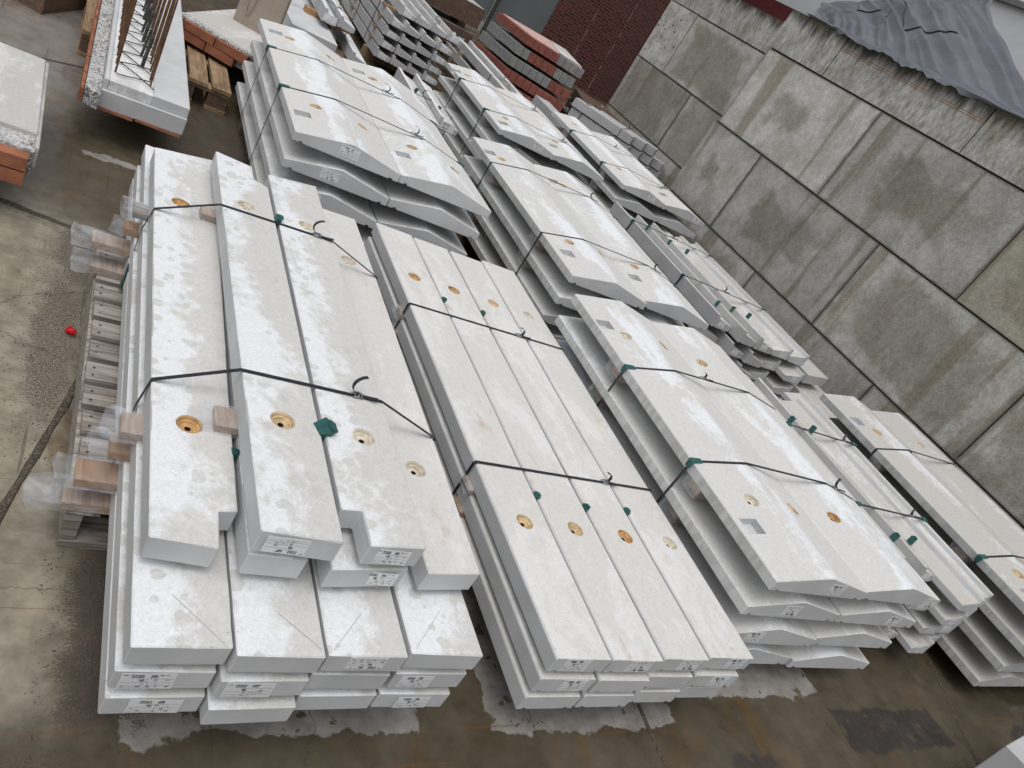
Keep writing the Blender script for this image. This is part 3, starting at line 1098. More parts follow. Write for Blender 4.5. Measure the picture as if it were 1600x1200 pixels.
shed = thing("red_shed", "dark red clad shed roof edge showing above the set-back block wall", "shed", (9.0, 0, 0))
link("wall", box_mesh("wall", 0.06, 3.0, 10.35, 12.75, 0, 2.9, M['red_clad'], 0.005), shed)
link("roof_fascia", box_mesh("roof_fascia", 0.0, 3.1, 10.3, 12.8, 2.62, 3.02, M['red_clad'], 0.008), shed)
for i in range(6):
    link("cladding_seam", box_mesh("cladding_seam", -0.006, 0.004, 10.5 + i * 0.4, 10.512 + i * 0.4, 2.64, 3.0, M['red_clad'], 0), shed)

wb = thing("white_hall", "pale white industrial hall behind the grey tarpaulin", "building", (14, 0, 0))
bm = bmesh.new()
prof = [(0, 0), (10, 0), (10, 5.6), (5, 7.2), (0, 5.55)]
for x0 in (0.0,):
    ra = [bm.verts.new((x, -3, z)) for x, z in prof]
    rb = [bm.verts.new((x, 12.2, z - 0.05)) for x, z in prof]
    for i in range(5):
        bm.faces.new((ra[i], ra[(i + 1) % 5], rb[(i + 1) % 5], rb[i]))
    bm.faces.new(ra)
    bm.faces.new(list(reversed(rb)))
bmesh.ops.recalc_face_normals(bm, faces=bm.faces[:])
link("wall", mesh(bm, "wall", M['white_clad']), wb)
link("gutter", box_mesh("gutter", -0.08, 0.0, -3, 12.2, 5.36, 5.46, M['zinc'], 0.01), wb)

tag(link("edging_strip", box_mesh("edging_strip", 0, 0.05, 0, 2.1, 0, 0.022, M['white_clad'], 0.004), None, (5.47, 1.95, 2.483)), "thin white edging strip lying on top of the tall block wall", "edging strip")

# ------------------------------------------------------------------ tarpaulin over the heap behind the wall
tp = thing("tarpaulin", "large grey tarpaulin draped over a heap behind the tall block wall", "tarpaulin", (5.4, 5, 2.5))
bm = bmesh.new()
rowsX = [(5.405, 6.35, 3.3, 2.488, 2.486), (5.43, 6.36, 3.3, 2.502, 2.50), (5.62, 6.5, 3.4, 2.53, 2.53), (5.95, 6.85, 4.1, 2.60, 2.66), (6.5, 7.52, 4.9, 2.78, 3.0), (8.0, 9.25, 6.92, 3.08, 3.80),
         (10.0, 11.55, 8.7, 3.40, 4.32), (12.0, 13.9, 10.6, 3.8, 4.85)]
NU, NV = 130, 230


def row_at(t):
    f = t * (len(rowsX) - 1)
    i = min(int(f), len(rowsX) - 2)
    q = f - i
    return [rowsX[i][k] * (1 - q) + rowsX[i + 1][k] * q for k in range(5)]


tg = []
for i in range(NU + 1):
    t = (i / NU) ** 1.15
    x, yl, yr, zl, zr = row_at(t)
    line = []
    for j in range(NV + 1):
        s = j / NV
        y = yl + (yr - yl) * s
        z = zl + (zr - zl) * s
        p = Vector((x, y, z))
        amt = min(1.0, max(0.0, (x - 5.44) / 0.5))
        lin = s * 11 + 0.35 * x + 0.6 * mnoise.noise(Vector((s * 3, x * 0.5, 2.2)))
        crease = (0.5 - abs(mnoise.noise(Vector((lin, x * 0.22, 9.3))))) * 0.10
        fine = (0.5 - abs(mnoise.noise(Vector((lin * 2.7 + 4, x * 0.5, 3.3))))) * 0.04 * max(0.0, min(1.0, 0.6 + 1.5 * mnoise.noise(Vector((s * 4, x * 0.6, 8)))))
        cross = (0.5 - abs(mnoise.noise(Vector((s * 5 - x, x * 1.5 + s * 7, 6.1))))) * 0.05
        fold = 0.12 * mnoise.noise(Vector((s * 3.2 + 0.25 * x, x * 0.3, 1.7))) + crease + fine + cross - 0.07
        p.z += fold * amt
        if t < 0.02:      # the hem hangs over the block edge in waves
            wv = -abs(0.06 * mnoise.noise(Vector((s * 13, 0.3, 2))) + 0.025 * mnoise.noise(Vector((s * 40, 1.3, 2))))
            hang = max(0.0, min(1.0, (s - 0.05) * 6)) * max(0.0, min(1.0, (0.78 - s) * 6))
            p.z += (wv - 0.005) * hang + (1 - hang) * 0.0
            p.x += -0.014 * hang + (1 - hang) * (0.10 + 0.06 * s) + 0.01 * mnoise.noise(Vector((s * 30, 4.1, 0)))
        elif x < 5.63:
            p.z += 0.01 + 0.012 * mnoise.noise(Vector((s * 20, x * 3, 7)))
            p.x += 0.02 * mnoise.noise(Vector((s * 24, 1.1, 3)))
        line.append(bm.verts.new(p - Vector((5.4, 5, 2.5))))
    tg.append(line)
for i in range(NU):
    for j in range(NV):
        f = bm.faces.new((tg[i][j], tg[i][j + 1], tg[i + 1][j + 1], tg[i + 1][j]))
        f.smooth = True
bmesh.ops.recalc_face_normals(bm, faces=bm.faces[:])
link("sheet", mesh(bm, "sheet", M['tarp']), tp)


def tarp_patch(t0, t1, s0, s1, lift):
    bm = bmesh.new()
    n = 44
    g = []
    for i in range(n + 1):
        L = []
        for j in range(n + 1):
            a = t0 + (t1 - t0) * i / n
            b = s0 + (s1 - s0) * j / n + 0.05 * (i / n)
            vi = tg_pos(a, b)
            L.append(bm.verts.new(vi + Vector((-0.01, 0, lift))))
        g.append(L)
    for i in range(n):
        for j in range(n):
            bm.faces.new((g[i][j], g[i][j + 1], g[i + 1][j + 1], g[i + 1][j])).smooth = True
    ret = bmesh.ops.extrude_face_region(bm, geom=bm.faces[:])
    for e in ret['geom']:
        if isinstance(e, bmesh.types.BMVert):
            e.co.z += 0.006
    bmesh.ops.recalc_face_normals(bm, faces=bm.faces[:])
    return link("patch", mesh(bm, "patch", M['tarp']), tp)


_sheet = tp.children[0].data


def tg_pos(a, b):
    i, j = a * NU, b * NV
    i0, j0 = min(int(i), NU - 1), min(int(j), NV - 1)
    fi, fj = i - i0, j - j0
    P = lambda u, w: _sheet.vertices[u * (NV + 1) + w].co
    return (P(i0, j0) * (1 - fi) + P(i0 + 1, j0) * fi) * (1 - fj) + (P(i0, j0 + 1) * (1 - fi) + P(i0 + 1, j0 + 1) * fi) * fj


tarp_patch(0.64, 0.86, 0.50, 0.74, 0.006)
tarp_patch(0.68, 0.84, 0.24, 0.42, 0.006)

# ------------------------------------------------------------------ stack on the grey pallet (S1)
G1 = "flat concrete lintels stacked on the grey pallet"
S1 = "stack on the grey pallet"


def lintel(poly, z0, z1, label, group, top='top_white', side='side', name="concrete_lintel"):
    x0, y0 = min(p[0] for p in poly), min(p[1] for p in poly)
    pp = [(x - x0, y - y0) for x, y in poly]
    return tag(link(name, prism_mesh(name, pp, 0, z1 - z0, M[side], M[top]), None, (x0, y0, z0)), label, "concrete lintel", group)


def loc_of(o, x, y):
    return x - o.location.x, y - o.location.y


def mitre(o, a, b):
    """fine saw line across the top of a slab from a to b (world x, y)"""
    ax, ay = loc_of(o, *a)
    bx, by = loc_of(o, *b)
    L = math.dist((ax, ay), (bx, by))
    zt = max(v.co.z for v in o.data.vertices)
    CUTS.append((o, cut_box(L, 0.0022, 0.004), Matrix.Translation(((ax + bx) / 2, (ay + by) / 2, zt)) @ Matrix.Rotation(math.atan2(by - ay, bx - ax), 4, 'Z')))


XS1 = [(0.325, 0.510), (0.516, 0.699), (0.709, 0.895), (0.905, 1.096)]
LZ1 = [(0.165, 0.221), (0.243, 0.299), (0.321, 0.377)]
for li, (z0, z1) in enumerate(LZ1):
    for ci, (a, b) in enumerate(XS1):
        yf = (0.918, 0.904, 0.915, 0.925)[ci] + (0.003 if li < 2 else 0) + random.uniform(-0.004, 0.004)
        if (li, ci) == (0, 1):
            yf -= 0.016
        dx = random.uniform(-0.003, 0.003) - (0.002 if li < 2 else 0)
        yb = 3.14 + random.uniform(-0.05, 0.06)
        o = lintel([(a + dx, yf), (b + dx, yf + random.uniform(-0.003, 0.004)), (b + dx, yb), (a + dx, yb)], z0, z1,
                   "flat grey concrete lintel, %s in %s full layer of %s" % (ORD[4][ci], LAY[3][li], S1), G1)
        zc = (z1 - z0) / 2
        if (li, ci) == (2, 0):
            mitre(o, (0.50, 0.925), (0.40, 1.04))
        if (li, ci) == (2, 1):
            mitre(o, (0.693, 0.925), (0.61, 1.01))
        if (li, ci) == (2, 2):
            mitre(o, (0.72, 0.925), (0.80, 1.02))
            add_sticker(o, 0.095, 0, zc + 0.004, 0.088, 0.040, True)
        if (li, ci) == (2, 3):
            mitre(o, (0.918, 0.935), (1.01, 1.04))
        if (li, ci) in ((1, 0), (1, 1)):
            add_sticker(o, 0.064, 0, zc - 0.001, 0.100, 0.048)
        if (li, ci) == (0, 0):
            add_sticker(o, 0.095, 0, zc, 0.100, 0.044, tilt=0.04)
        if (li, ci) == (1, 3):
            add_sticker(o, 0.062, 0, zc - 0.002, 0.086, 0.044)
        if (li, ci) == (0, 3):
            add_sticker(o, 0.098, 0, zc - 0.004, 0.088, 0.042)

sA = lintel([(0.332, 1.107), (0.466, 1.094), (0.470, 1.196), (0.511, 1.201), (0.516, 1.6), (0.552, 3.02), (0.337, 2.945)], 0.399, 0.462,
            "spotted white lintel with notched corner and rust orange holes, leftmost on the pallet stack", G1)
add_socket(sA, *loc_of(sA, 0.417, 1.456), 0.063, 'sock_rust')
add_socket(sA, *loc_of(sA, 0.420, 2.568), 0.063, 'sock_rust')
sE = lintel([(0.524, 1.086), (0.652, 1.084), (0.690, 1.6), (0.70, 2.9), (0.54, 2.9)], 0.399, 0.462,
            "white lintel mostly hidden under the raised slab beside the spotted one", G1)
sF = lintel([(0.702, 1.066), (0.896, 1.086), (0.90, 2.9), (0.71, 2.9)], 0.399, 0.462,
            "rough edged lintel with sticker, sandwiched under the raised white slab with green clip", G1)
add_sticker(sF, 0.128, 0.012, 0.032, 0.088, 0.042, tilt=0.0)
sD = lintel([(0.948, 1.080), (1.100, 1.094), (1.127, 2.951), (0.93, 2.94)], 0.399, 0.462,
            "pale beige lintel with grey patched hole, rightmost of the pallet stack top", G1, 'top_cream')
add_socket(sD, *loc_of(sD, 1.022, 2.553), 0.063)
add_socket(sD, *loc_of(sD, 1.010, 1.441), 0.063)
sB = lintel([(0.518, 1.075), (0.694, 1.066), (0.702, 2.745), (0.654, 2.772), (0.655, 2.880), (0.523, 2.902)], 0.484, 0.547,
            "raised white lintel with upside down sticker, beside the rust spotted one", G1)
add_socket(sB, *loc_of(sB, 0.603, 1.429), 0.063, 'sock_tan')
add_socket(sB, *loc_of(sB, 0.603, 2.529), 0.063)
add_sticker(sB, 0.062, 0.003, 0.032, 0.092, 0.046, True, tilt=0.03)
sC = lintel([(0.756, 1.066), (0.897, 1.076), (0.914, 2.925), (0.716, 2.868), (0.706, 1.164), (0.757, 1.168)], 0.484, 0.547,
            "raised white lintel with notched corner, green clip on its edge and upright sticker", G1)
add_socket(sC, *loc_of(sC, 0.813, 1.426), 0.063)
add_socket(sC, *loc_of(sC, 0.820, 2.535), 0.063)
add_sticker(sC, 0.114, 0.003, 0.031, 0.085, 0.044)

GB = "wooden battens between the lintel layers"
batten(0.222, 1.02, 1.455, 1.53, 0.1395, 0.165, "grey brown batten end under the lowest lintels, front of the grey pallet", GB, 'wood_pale', 0.075)
batten(0.232, 1.02, 1.455, 1.525, 0.221, 0.243, "bright orange wrapped batten end, second up at the front of the pallet stack", GB, 'wood_new', 0.045)
batten(0.285, 1.05, 1.475, 1.54, 0.299, 0.321, "short wrapped batten end above the bright orange one on the pallet stack", GB, 'wood_new', 0.045)
batten(0.288, 1.03, 1.465, 1.535, 0.377, 0.399, "pinkish batten end under the spotted white lintel, front", GB, 'wood_pale', 0.04)
batten(0.470, 0.90, 1.445, 1.515, 0.462, 0.484, "pinkish batten lying across the spotted lintel beside its front orange hole", GB, 'wood_pale', 0.03)
batten(0.478, 0.90, 2.495, 2.555, 0.462, 0.484, "pinkish batten lying across the spotted lintel beside its rear orange hole", GB, 'wood_pale', 0.03)
batten(0.222, 1.02, 2.52, 2.60, 0.1395, 0.165, "wrapped batten end under the lowest lintels, rear of the grey pallet", GB, 'wood_pale', 0.055)
batten(0.205, 1.02, 2.545, 2.62, 0.221, 0.243, "pinkish wrapped batten end sticking out far at the rear of the pallet stack", GB, 'wood_pale', 0.06)
batten(0.285, 1.02, 2.545, 2.61, 0.299, 0.321, "short wrapped batten end above the far sticking pinkish one", GB, 'wood_new', 0.04)
batten(0.292, 1.02, 2.53, 2.60, 0.377, 0.399, "wrapped batten end under the spotted white lintel, rear", GB, 'wood_old', 0.035)

# weathered pallet
pal = thing("wooden_pallet", "weathered grey wooden pallet under the stacked lintels", "pallet", (0.245, 1.47, 0))
for i in range(11):
    y = 0.10 + i * 0.1075
    tw = random.uniform(-0.004, 0.004)
    lo = 0.003 * math.sin(i * 1.3)
    b = link("deck_board", box_mesh("deck_board", 0.004 + lo, 0.84, -0.041, 0.041, 0.1175, 0.1385, M['wood_old'], 0.002, 0.0015), pal, (0, y, 0), tw * 0.4)
    for q, yy in ((0.022, -0.018), (0.024, 0.018)):
        nb = bmesh.new()
        lathe(nb, [(0.0045, 0.1388), (0.0035, 0.1394), (0, 0.1396)], 8)
        link("nail", mesh(nb, "nail", M['rebar_dark']), b, (q + lo, yy + random.uniform(-0.004, 0.004), 0))
for x in (0.0, 0.40, 0.80):
    link("stringer", box_mesh("stringer", x - 0.002, x + 0.035, -0.0, 1.27, 0.022, 0.117, M['wood_old'], 0.003, 0.002), pal)
for y in (0.0, 0.6, 1.2):
    link("bottom_board", box_mesh("bottom_board", 0.0, 0.84, y - 0.005, y + 0.085, 0.001, 0.0215, M['wood_old'], 0.003, 0.0015), pal)

# straps round S1
GS = "black packing straps round the concrete stacks"
p1 = [(0.322, 0.160), (0.321, 0.378), (0.333, 0.464), (0.516, 0.549), (0.708, 0.5495), (0.90, 0.549), (1.112, 0.464), (1.108, 0.160)]
strap(1.590, p1, "black strap with curled tail round the front of the pallet stack", GS, (4, 0.62), 1, 0.036, 0.012)
p1b = [(0.322, 0.160), (0.321, 0.378), (0.336, 0.464), (0.516, 0.549), (0.708, 0.5495), (0.905, 0.549), (1.124, 0.464), (1.118, 0.160)]
strap(2.462, p1b, "black strap with curled tail round the rear of the pallet stack", GS, (4, 0.72), 1, 0.036, 0.012, 0.03)
GP = "green plastic corner pieces in the lintel seams"
spacer(0.706, 1.42, 0.556, "folded green clip standing on the seam of the two raised white lintels", GP, 0.5, 1.25, 0.2)
spacer(0.711, 2.50, 0.552, "green clip in the seam of the raised lintels near the rear strap", GP, 0.1, 0.9)
spacer(0.514, 1.39, 0.455, "green clip end below the batten beside the front orange hole", GP, 0.2, 0.7)
protector(0.316, 2.462, 0.17, R(88), R(265), "dark green corner piece low on the pallet stack side under its rear strap", GP, l1=0.07, l2=0.02, w=0.03)

# ------------------------------------------------------------------ four-wide lintel stack (S2)
G2 = "flat lintels in the stack of four abreast"
S2 = "four-abreast lintel stack"


def lintel_prof(w, h):
    g = 0.006
    return [(0, 0), (0.018, 0), (0.021, g), (0.029, g), (0.032, 0), (w - 0.032, 0), (w - 0.029, g), (w - 0.021, g), (w - 0.018, 0), (w, 0), (w, h - 0.007), (w - 0.005, h), (0.005, h), (0, h - 0.007)]


XS2 = [(1.363, 1.559), (1.566, 1.764), (1.773, 1.968), (1.977, 2.186)]
LZ2 = [(0.122, 0.180), (0.199, 0.257), (0.277, 0.335)]
kinds = [('sock_rust', 'sock_rust', 'sock_tan', 'sock_pale'), ('sock_tan', 'sock_tan', 'sock_rust', 'sock_pale')]
for li, (z0, z1) in enumerate(LZ2):
    for ci, (a, b) in enumerate(XS2):
        w = b - a - random.uniform(0, 0.002)
        yf = (0.950, 0.951, 0.959, 0.968)[ci] + (0 if li == 2 else random.uniform(-0.012, 0.0))
        yb = (3.312, 3.305, 3.30, 3.33)[ci]
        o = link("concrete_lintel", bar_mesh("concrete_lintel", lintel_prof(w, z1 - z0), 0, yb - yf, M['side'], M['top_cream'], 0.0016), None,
                 (a + (0 if li == 2 else random.uniform(-0.008, 0.002)), yf, z0))
        tag(o, "cream topped flat lintel, %s in %s layer of the %s" % (ORD[4][ci], LAY[3][li], S2), "concrete lintel", G2)
        zc = (z1 - z0) / 2
        if li == 2:
            hx = (1.461, 1.667, 1.892, 2.111)[ci]
            add_socket(o, hx - a, 1.437 - yf, z1 - z0, kinds[1][ci])
            add_socket(o, (1.454, 1.659, 1.879, 2.087)[ci] - a, 2.872 - yf, z1 - z0, kinds[0][ci])
            add_sticker(o, (0.08, 0.115, 0.12, 0.135)[ci], 0, zc + 0.002, 0.088, 0.05, ci in (1, 2))
        elif (li, ci) in ((1, 0), (1, 3)):
            add_sticker(o, 0.125, 0, zc, 0.085, 0.05)
for yy, tn in ((1.64, "front"), (2.64, "rear")):
    batten(1.352, 2.16, yy - 0.035, yy + 0.035, 0.257, 0.277, "wrapped pink batten end under the top layer of the %s, %s" % (S2, tn), GB, 'wood_pale', 0.018)
    batten(1.345, 2.16, yy - 0.06, yy + 0.01, 0.180, 0.199, "batten end between the lower layers of the %s, %s" % (S2, tn), GB, 'wood_new', 0.02)
    batten(1.37, 2.16, yy - 0.045, yy + 0.045, 0.0, 0.122, "thick bearer timber on the ground under the %s, %s" % (S2, tn), GB, 'wood_dark')
p2 = [(1.358, 0.116), (1.356, 0.330), (1.364, 0.3375), (2.187, 0.3375), (2.190, 0.33), (2.188, 0.116)]
strap(1.678, p2, "black strap with curled tail round the front of the four-abreast lintel stack", GS, (2, 0.70), -1, 0.024, 0.012, 0.04)
strap(2.612, p2, "black strap with curled tail round the rear of the four-abreast lintel stack", GS, (2, 0.68), -1, 0.024, 0.012, 0.02)
for i, (x, y, q) in enumerate(((1.5625, 1.565, "first seam, front"), (1.7685, 1.548, "second seam, front"), (1.9725, 1.565, "third seam, front"),
                               (1.5625, 2.74, "first seam, rear"), (1.7685, 2.735, "second seam, rear"))):
    spacer(x, y, 0.336, "small green clip in the %s of the four-abreast lintel stack" % q, GP, 0.05, 0.72, 0.1)

# ------------------------------------------------------------------ peaked coping stacks
PW, PE, PR = 0.533, 0.043, 0.090           # width, edge height, ridge height
TILT = math.atan2(PR - PE, PW / 2)


def coping_prof(w):
    g = 0.008
    return [(0, 0), (0.030, 0), (0.034, g), (0.046, g), (0.050, 0), (w - 0.050, 0), (w - 0.046, g), (w - 0.034, g), (w - 0.030, 0), (w, 0), (w, PE), (w / 2 + 0.012, PR - 0.0015), (w / 2, PR), (w / 2 - 0.012, PR - 0.0015), (0, PE)]


COPING = {}


def coping(x, y, z, L, label, group, cut=False, side='side', top='top_peak'):
    key = (round(L, 2), side, top)
    if cut or key not in COPING:
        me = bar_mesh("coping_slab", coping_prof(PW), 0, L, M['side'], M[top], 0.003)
        me.materials.append(M[side])
        for p in me.polygons:
            if p.material_index == 0 and abs(p.normal.x) > 0.8:
                p.material_index = 2
        if not cut:
            COPING[key] = me
    else:
        me = COPING[key]
    return tag(link("coping_slab", me, None, (x, y, z)), label, "coping slab", group)


def facet_z(u):
    return PE + (PR - PE) * (u / (PW / 2)) if u <= PW / 2 else PE + (PR - PE) * ((PW - u) / (PW / 2))


def coping_stack(x0, y0, L, levels, name, group, socks=(), pocks=(), stick=(), yo=None, side='side', dxs=None, bear=True, dz0=0.0, batten_y=(0.5, 1.25), wrap=True, topm='top_peak'):
    n = len(levels)
    out = {}
    for li, z in enumerate(levels):
        for ci in range(2):
            top = li == n - 1
            x = x0 + ci * (PW + 0.003) + (0 if top else random.uniform(-0.006, 0.006))
            yy = y0 + (yo[li][ci] if yo else (0 if top else random.uniform(-0.012, 0.012)))
            o = coping(x, yy, z, L, "peaked grey coping slab, %s in the %s layer of the %s" % (ORD[2][ci], LAY[n][li] if n in LAY else str(li), name), group, top, side, topm)
            out[(li, ci)] = o
            if top:
                for (c, X, Y, kd) in socks:
                    if c == ci:
                        u = X - x
                        add_socket(o, u, Y - yy, facet_z(u), kd, -TILT if u < PW / 2 else TILT)
                for (c, X, Y) in pocks:
                    if c == ci:
                        u = X - x
                        add_pocket(o, u, Y - yy, facet_z(u), -TILT if u < PW / 2 else TILT)
            for (l, c, u, zz, fl) in stick:
                if (l, c) == (li, ci):
                    add_sticker(o, u, 0, zz, 0.092, 0.052, fl)
        if li > 0:
            for q, by in enumerate(batten_y):
                batten(x0 + 0.03, x0 + 2 * PW - 0.03, y0 + by - 0.035, y0 + by + 0.035, levels[li - 1] + PR, z, "wrapped batten under the %s layer of the %s, %s" % (LAY[n][li], name, ("front", "rear")[q]), "battens between the coping layers", 'wood_pale', 0.03 if wrap else 0.0, 0.006)
    if bear:
        for q, by in enumerate(batten_y):
            batten(x0 + 0.02, x0 + 2 * PW - 0.02, y0 + by - 0.05, y0 + by + 0.05, 0.0, levels[0], "bearer timber under the %s, %s" % (name, ("front", "rear")[q]), "bearer timbers under the coping stacks", 'wood_dark')
    return out


def coping_strap(x0, y, levels, label, buckle=None, tail=1, prot=(), skew=0.0, size=0.03):
    z = levels[-1]
    b = levels[0] - 0.004
    xl, xr = x0 - 0.004, x0 + 2 * PW + 0.007
    pr = [(xl, b), (xl, z + PE), (x0 + PW / 2, z + PR + 0.002), (x0 + PW * 1.5 + 0.003, z + PR + 0.002), (xr, z + PE), (xr, b)]
    strap(y, pr, label, GS, buckle, tail, size, 0.012, skew)
    for side, lab in prot:
        if side == 0:
            protector(xl - 0.003, y, z + PE + 0.002, R(268), TILT, lab, "green edge protectors under the straps", l1=0.032, l2=0.05)
        else:
            protector(xr + 0.003, y, z + PE + 0.002, R(272), math.pi - TILT, lab, "green edge protectors under the straps", l1=0.032, l2=0.045)


GC = "peaked coping slabs"
LV = [0.090, 0.228, 0.364, 0.500]
# S3: the nearest one
S3n = "coping stack nearest the camera"
coping_stack(2.213, 1.110, 1.715, LV, S3n, GC,
             [(0, 2.363, 1.471, 'sock_pale'), (0, 2.340, 2.497, 'sock_pale'), (0, 2.625, 1.478, 'sock_tan'), (0, 2.603, 2.526, 'sock_tan'), (1, 2.891, 1.475, 'sock_rust'), (1, 2.862, 2.496, 'sock_tan')],
             [(0, 2.278, 1.346), (0, 2.262, 2.572)], [(3, 0, 0.335, 0.038, False), (2, 0, 0.235, 0.042, True), (1, 0, 0.16, 0.04, False), (2, 1, 0.36, 0.036, False), (3, 1, 0.47, 0.022, True)],
             [(0.012, 0.0), (-0.004, 0.004), (0.006, 0.006), (0, 0.006)], 'side_streak', batten_y=(0.5, 1.2))
coping_strap(2.213, 1.668, LV, "black strap over the front of the coping stack nearest the camera", (3, 0.30), 1, [(0, "green edge protector on the front strap of the coping stack nearest the camera")])
coping_strap(2.213, 2.243, LV, "black strap over the rear of the coping stack nearest the camera", (2, 0.35), -1, [(0, "green edge protector on the rear strap of the coping stack nearest the camera")], 0.05, 0.018)
# S6
S6n = "white coping stack behind the pallet stack"
coping_stack(0.904, 3.478, 1.735, LV, S6n, GC,
             [(0, 1.048, 3.873, 'sock_tan'), (0, 1.050, 4.951, 'sock_tan'), (0, 1.306, 3.882, 'sock_tan'), (0, 1.311, 4.966, 'sock_tan'), (1, 1.590, 3.89, 'sock_tan'), (1, 1.587, 4.938, 'sock_tan'), (1, 1.84, 3.83, 'sock_tan')],
             [(0, 0.966, 3.725), (0, 0.975, 5.0), (1, 1.508, 3.751), (1, 1.511, 5.01)], [(3, 0, 0.26, 0.046, False), (2, 0, 0.22, 0.044, True), (1, 0, 0.18, 0.044, False)],
             [(-0.01, 0), (0.0, 0.01), (0, 0.005), (0, 0.006)], batten_y=(0.62, 1.25))
coping_strap(0.904, 4.055, LV, "black strap over the front of the white coping stack behind the pallet stack", (2, 0.86), -1, [(0, "green edge protector on the front strap of the coping stack behind the pallet stack"), (1, "green protector tip at the far end of the front strap, stack behind the pallet stack")], 0.0, 0.03)
coping_strap(0.904, 4.67, LV, "black strap over the rear of the white coping stack behind the pallet stack", (2, 0.80), -1, [(0, "green edge protector on the rear strap of the coping stack behind the pallet stack"), (1, "green protector tip at the far end of the rear strap, stack behind the pallet stack")], 0.0, 0.03)
# S7
S7n = "middle coping stack"
coping_stack(2.312, 3.045, 1.765, LV, S7n, GC,
             [(0, 2.460, 3.435, 'sock_tan'), (0, 2.420, 4.505, 'sock_tan'), (0, 2.722, 3.468, 'sock_tan'), (1, 2.992, 3.484, 'sock_tan'), (1, 2.955, 4.552, 'sock_tan')],
             [(0, 2.385, 3.288), (0, 2.36, 4.575), (1, 2.915, 3.337), (1, 2.90, 4.592)], [],
             [(0.05, 0.04), (0.03, 0.02), (0.0, 0.02), (0, 0.04)], 'side_streak', batten_y=(0.5, 1.3))
coping_strap(2.312, 3.49, LV, "black strap over the front of the middle coping stack", (3, 0.25), 1, [(1, "green protector at the wall side of the front strap, middle coping stack")], 0.05, 0.026)
coping_strap(2.312, 4.40, LV, "black strap over the rear of the middle coping stack", (3, 0.1), 1, [(1, "green protector at the wall side of the rear strap, middle coping stack")], 0.06, 0.026)
# S9
LV3 = LV
S9n = "coping stack beyond the middle one"
coping_stack(2.768, 5.40, 1.52, LV, S9n, GC, [(0, 2.915, 5.707, 'sock_tan'), (0, 2.88, 6.671, 'sock_tan'), (1, 3.447, 5.758, 'sock_tan')], [(0, 2.845, 5.56), (0, 2.80, 6.72), (1, 3.38, 5.64)],
             [(3, 0, 0.36, 0.04, False)], [(0.02, 0.02), (0.0, 0.0), (0.04, 0.03), (0, 0.02)], batten_y=(0.4, 1.1))
coping_strap(2.768, 5.80, LV, "black strap over the front of the coping stack beyond the middle one", (2, 0.9), -1, [(0, "green edge protector on the front strap, coping stack beyond the middle one")], 0.0, 0.024)
coping_strap(2.768, 6.50, LV, "black strap over the rear of the coping stack beyond the middle one", (2, 0.9), -1, [(0, "green edge protector on the rear strap, coping stack beyond the middle one")], 0.0, 0.024)
# S10
S10n = "coping stack at the wall corner"
coping_stack(4.150, 5.57, 1.71, LV, S10n, GC, [(0, 4.30, 5.964, 'sock_tan'), (0, 4.285, 7.013, 'sock_tan'), (1, 4.865, 6.02, 'sock_tan')], [(1, 4.80, 5.85)],
             [(3, 0, 0.34, 0.04, False), (3, 1, 0.42, 0.036, False)], [(0.02, 0.02), (0.0, 0.0), (0.01, 0.03), (0, 0.02)], batten_y=(0.4, 1.3))
coping_strap(4.150, 6.03, LV, "black strap over the front of the coping stack at the wall corner", (2, 0.9), -1, [(0, "green edge protector on the front strap, coping stack at the wall corner")], 0.0, 0.03)
coping_strap(4.150, 6.77, LV, "black strap over the rear of the coping stack at the wall corner", (2, 0.5), -1, [(0, "green edge protector on the rear strap, coping stack at the wall corner")], 0.0, 0.02)
# S5
S5n = "coping stack against the wall"
coping_stack(4.138, 1.03, 1.68, LV, S5n, GC, [(0, 4.289, 2.367, 'sock_tan'), (1, 4.822, 2.397, 'sock_pale'), (0, 4.30, 1.33, 'sock_tan')], [(0, 4.20, 2.455), (0, 4.235, 1.21)],
             [], [(0.0, 0.0), (-0.012, 0.0), (-0.06, -0.05), (0, 0.004)], 'side_streak', batten_y=(0.5, 1.15), topm='top_damp')
coping_strap(4.138, 2.215, LV, "black strap over the rear of the coping stack against the block wall", (3, 0.12), 1, [], 0.02, 0.04)
coping_strap(4.138, 1.440, LV, "black strap over the front of the coping stack against the block wall", None, 1, [(0, "green edge protector on the front strap, coping stack against the block wall")])
spacer(4.138 + PW / 2 + 0.02, 2.215, LV[-1] + PR - 0.004, "green clip under the rear strap on the coping ridge beside the block wall", GP, 0.1, 0.7)

# ------------------------------------------------------------------ sill stacks
SW = 0.168


def sill_prof(w, h, flip=False):
    """wedge: tall lipped edge falling to a low edge, drip groove below"""
    p = [(0, 0), (0.022, 0), (0.025, 0.006), (0.033, 0.006), (0.036, 0), (w - 0.02, 0), (w, 0.008), (w, h * 0.46), (0.034, h * 0.74), (0.030, h * 0.76), (0.024, h), (0, h)]
    if flip:
        p = [(w - x, z) for x, z in reversed(p)]
    return p


SILL = {}


def sill(x, y, z, L, label, group, flip=False, w=SW, h=0.092, top='top_sill'):
    key = (round(L, 2), flip, round(w, 3), round(h, 3), top)
    if key not in SILL:
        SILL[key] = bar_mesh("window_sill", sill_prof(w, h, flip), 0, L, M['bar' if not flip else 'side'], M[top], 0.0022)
    return tag(link("window_sill", SILL[key], None, (x, y, z)), label, "window sill", group)


GW = "concrete window sills in stacks"
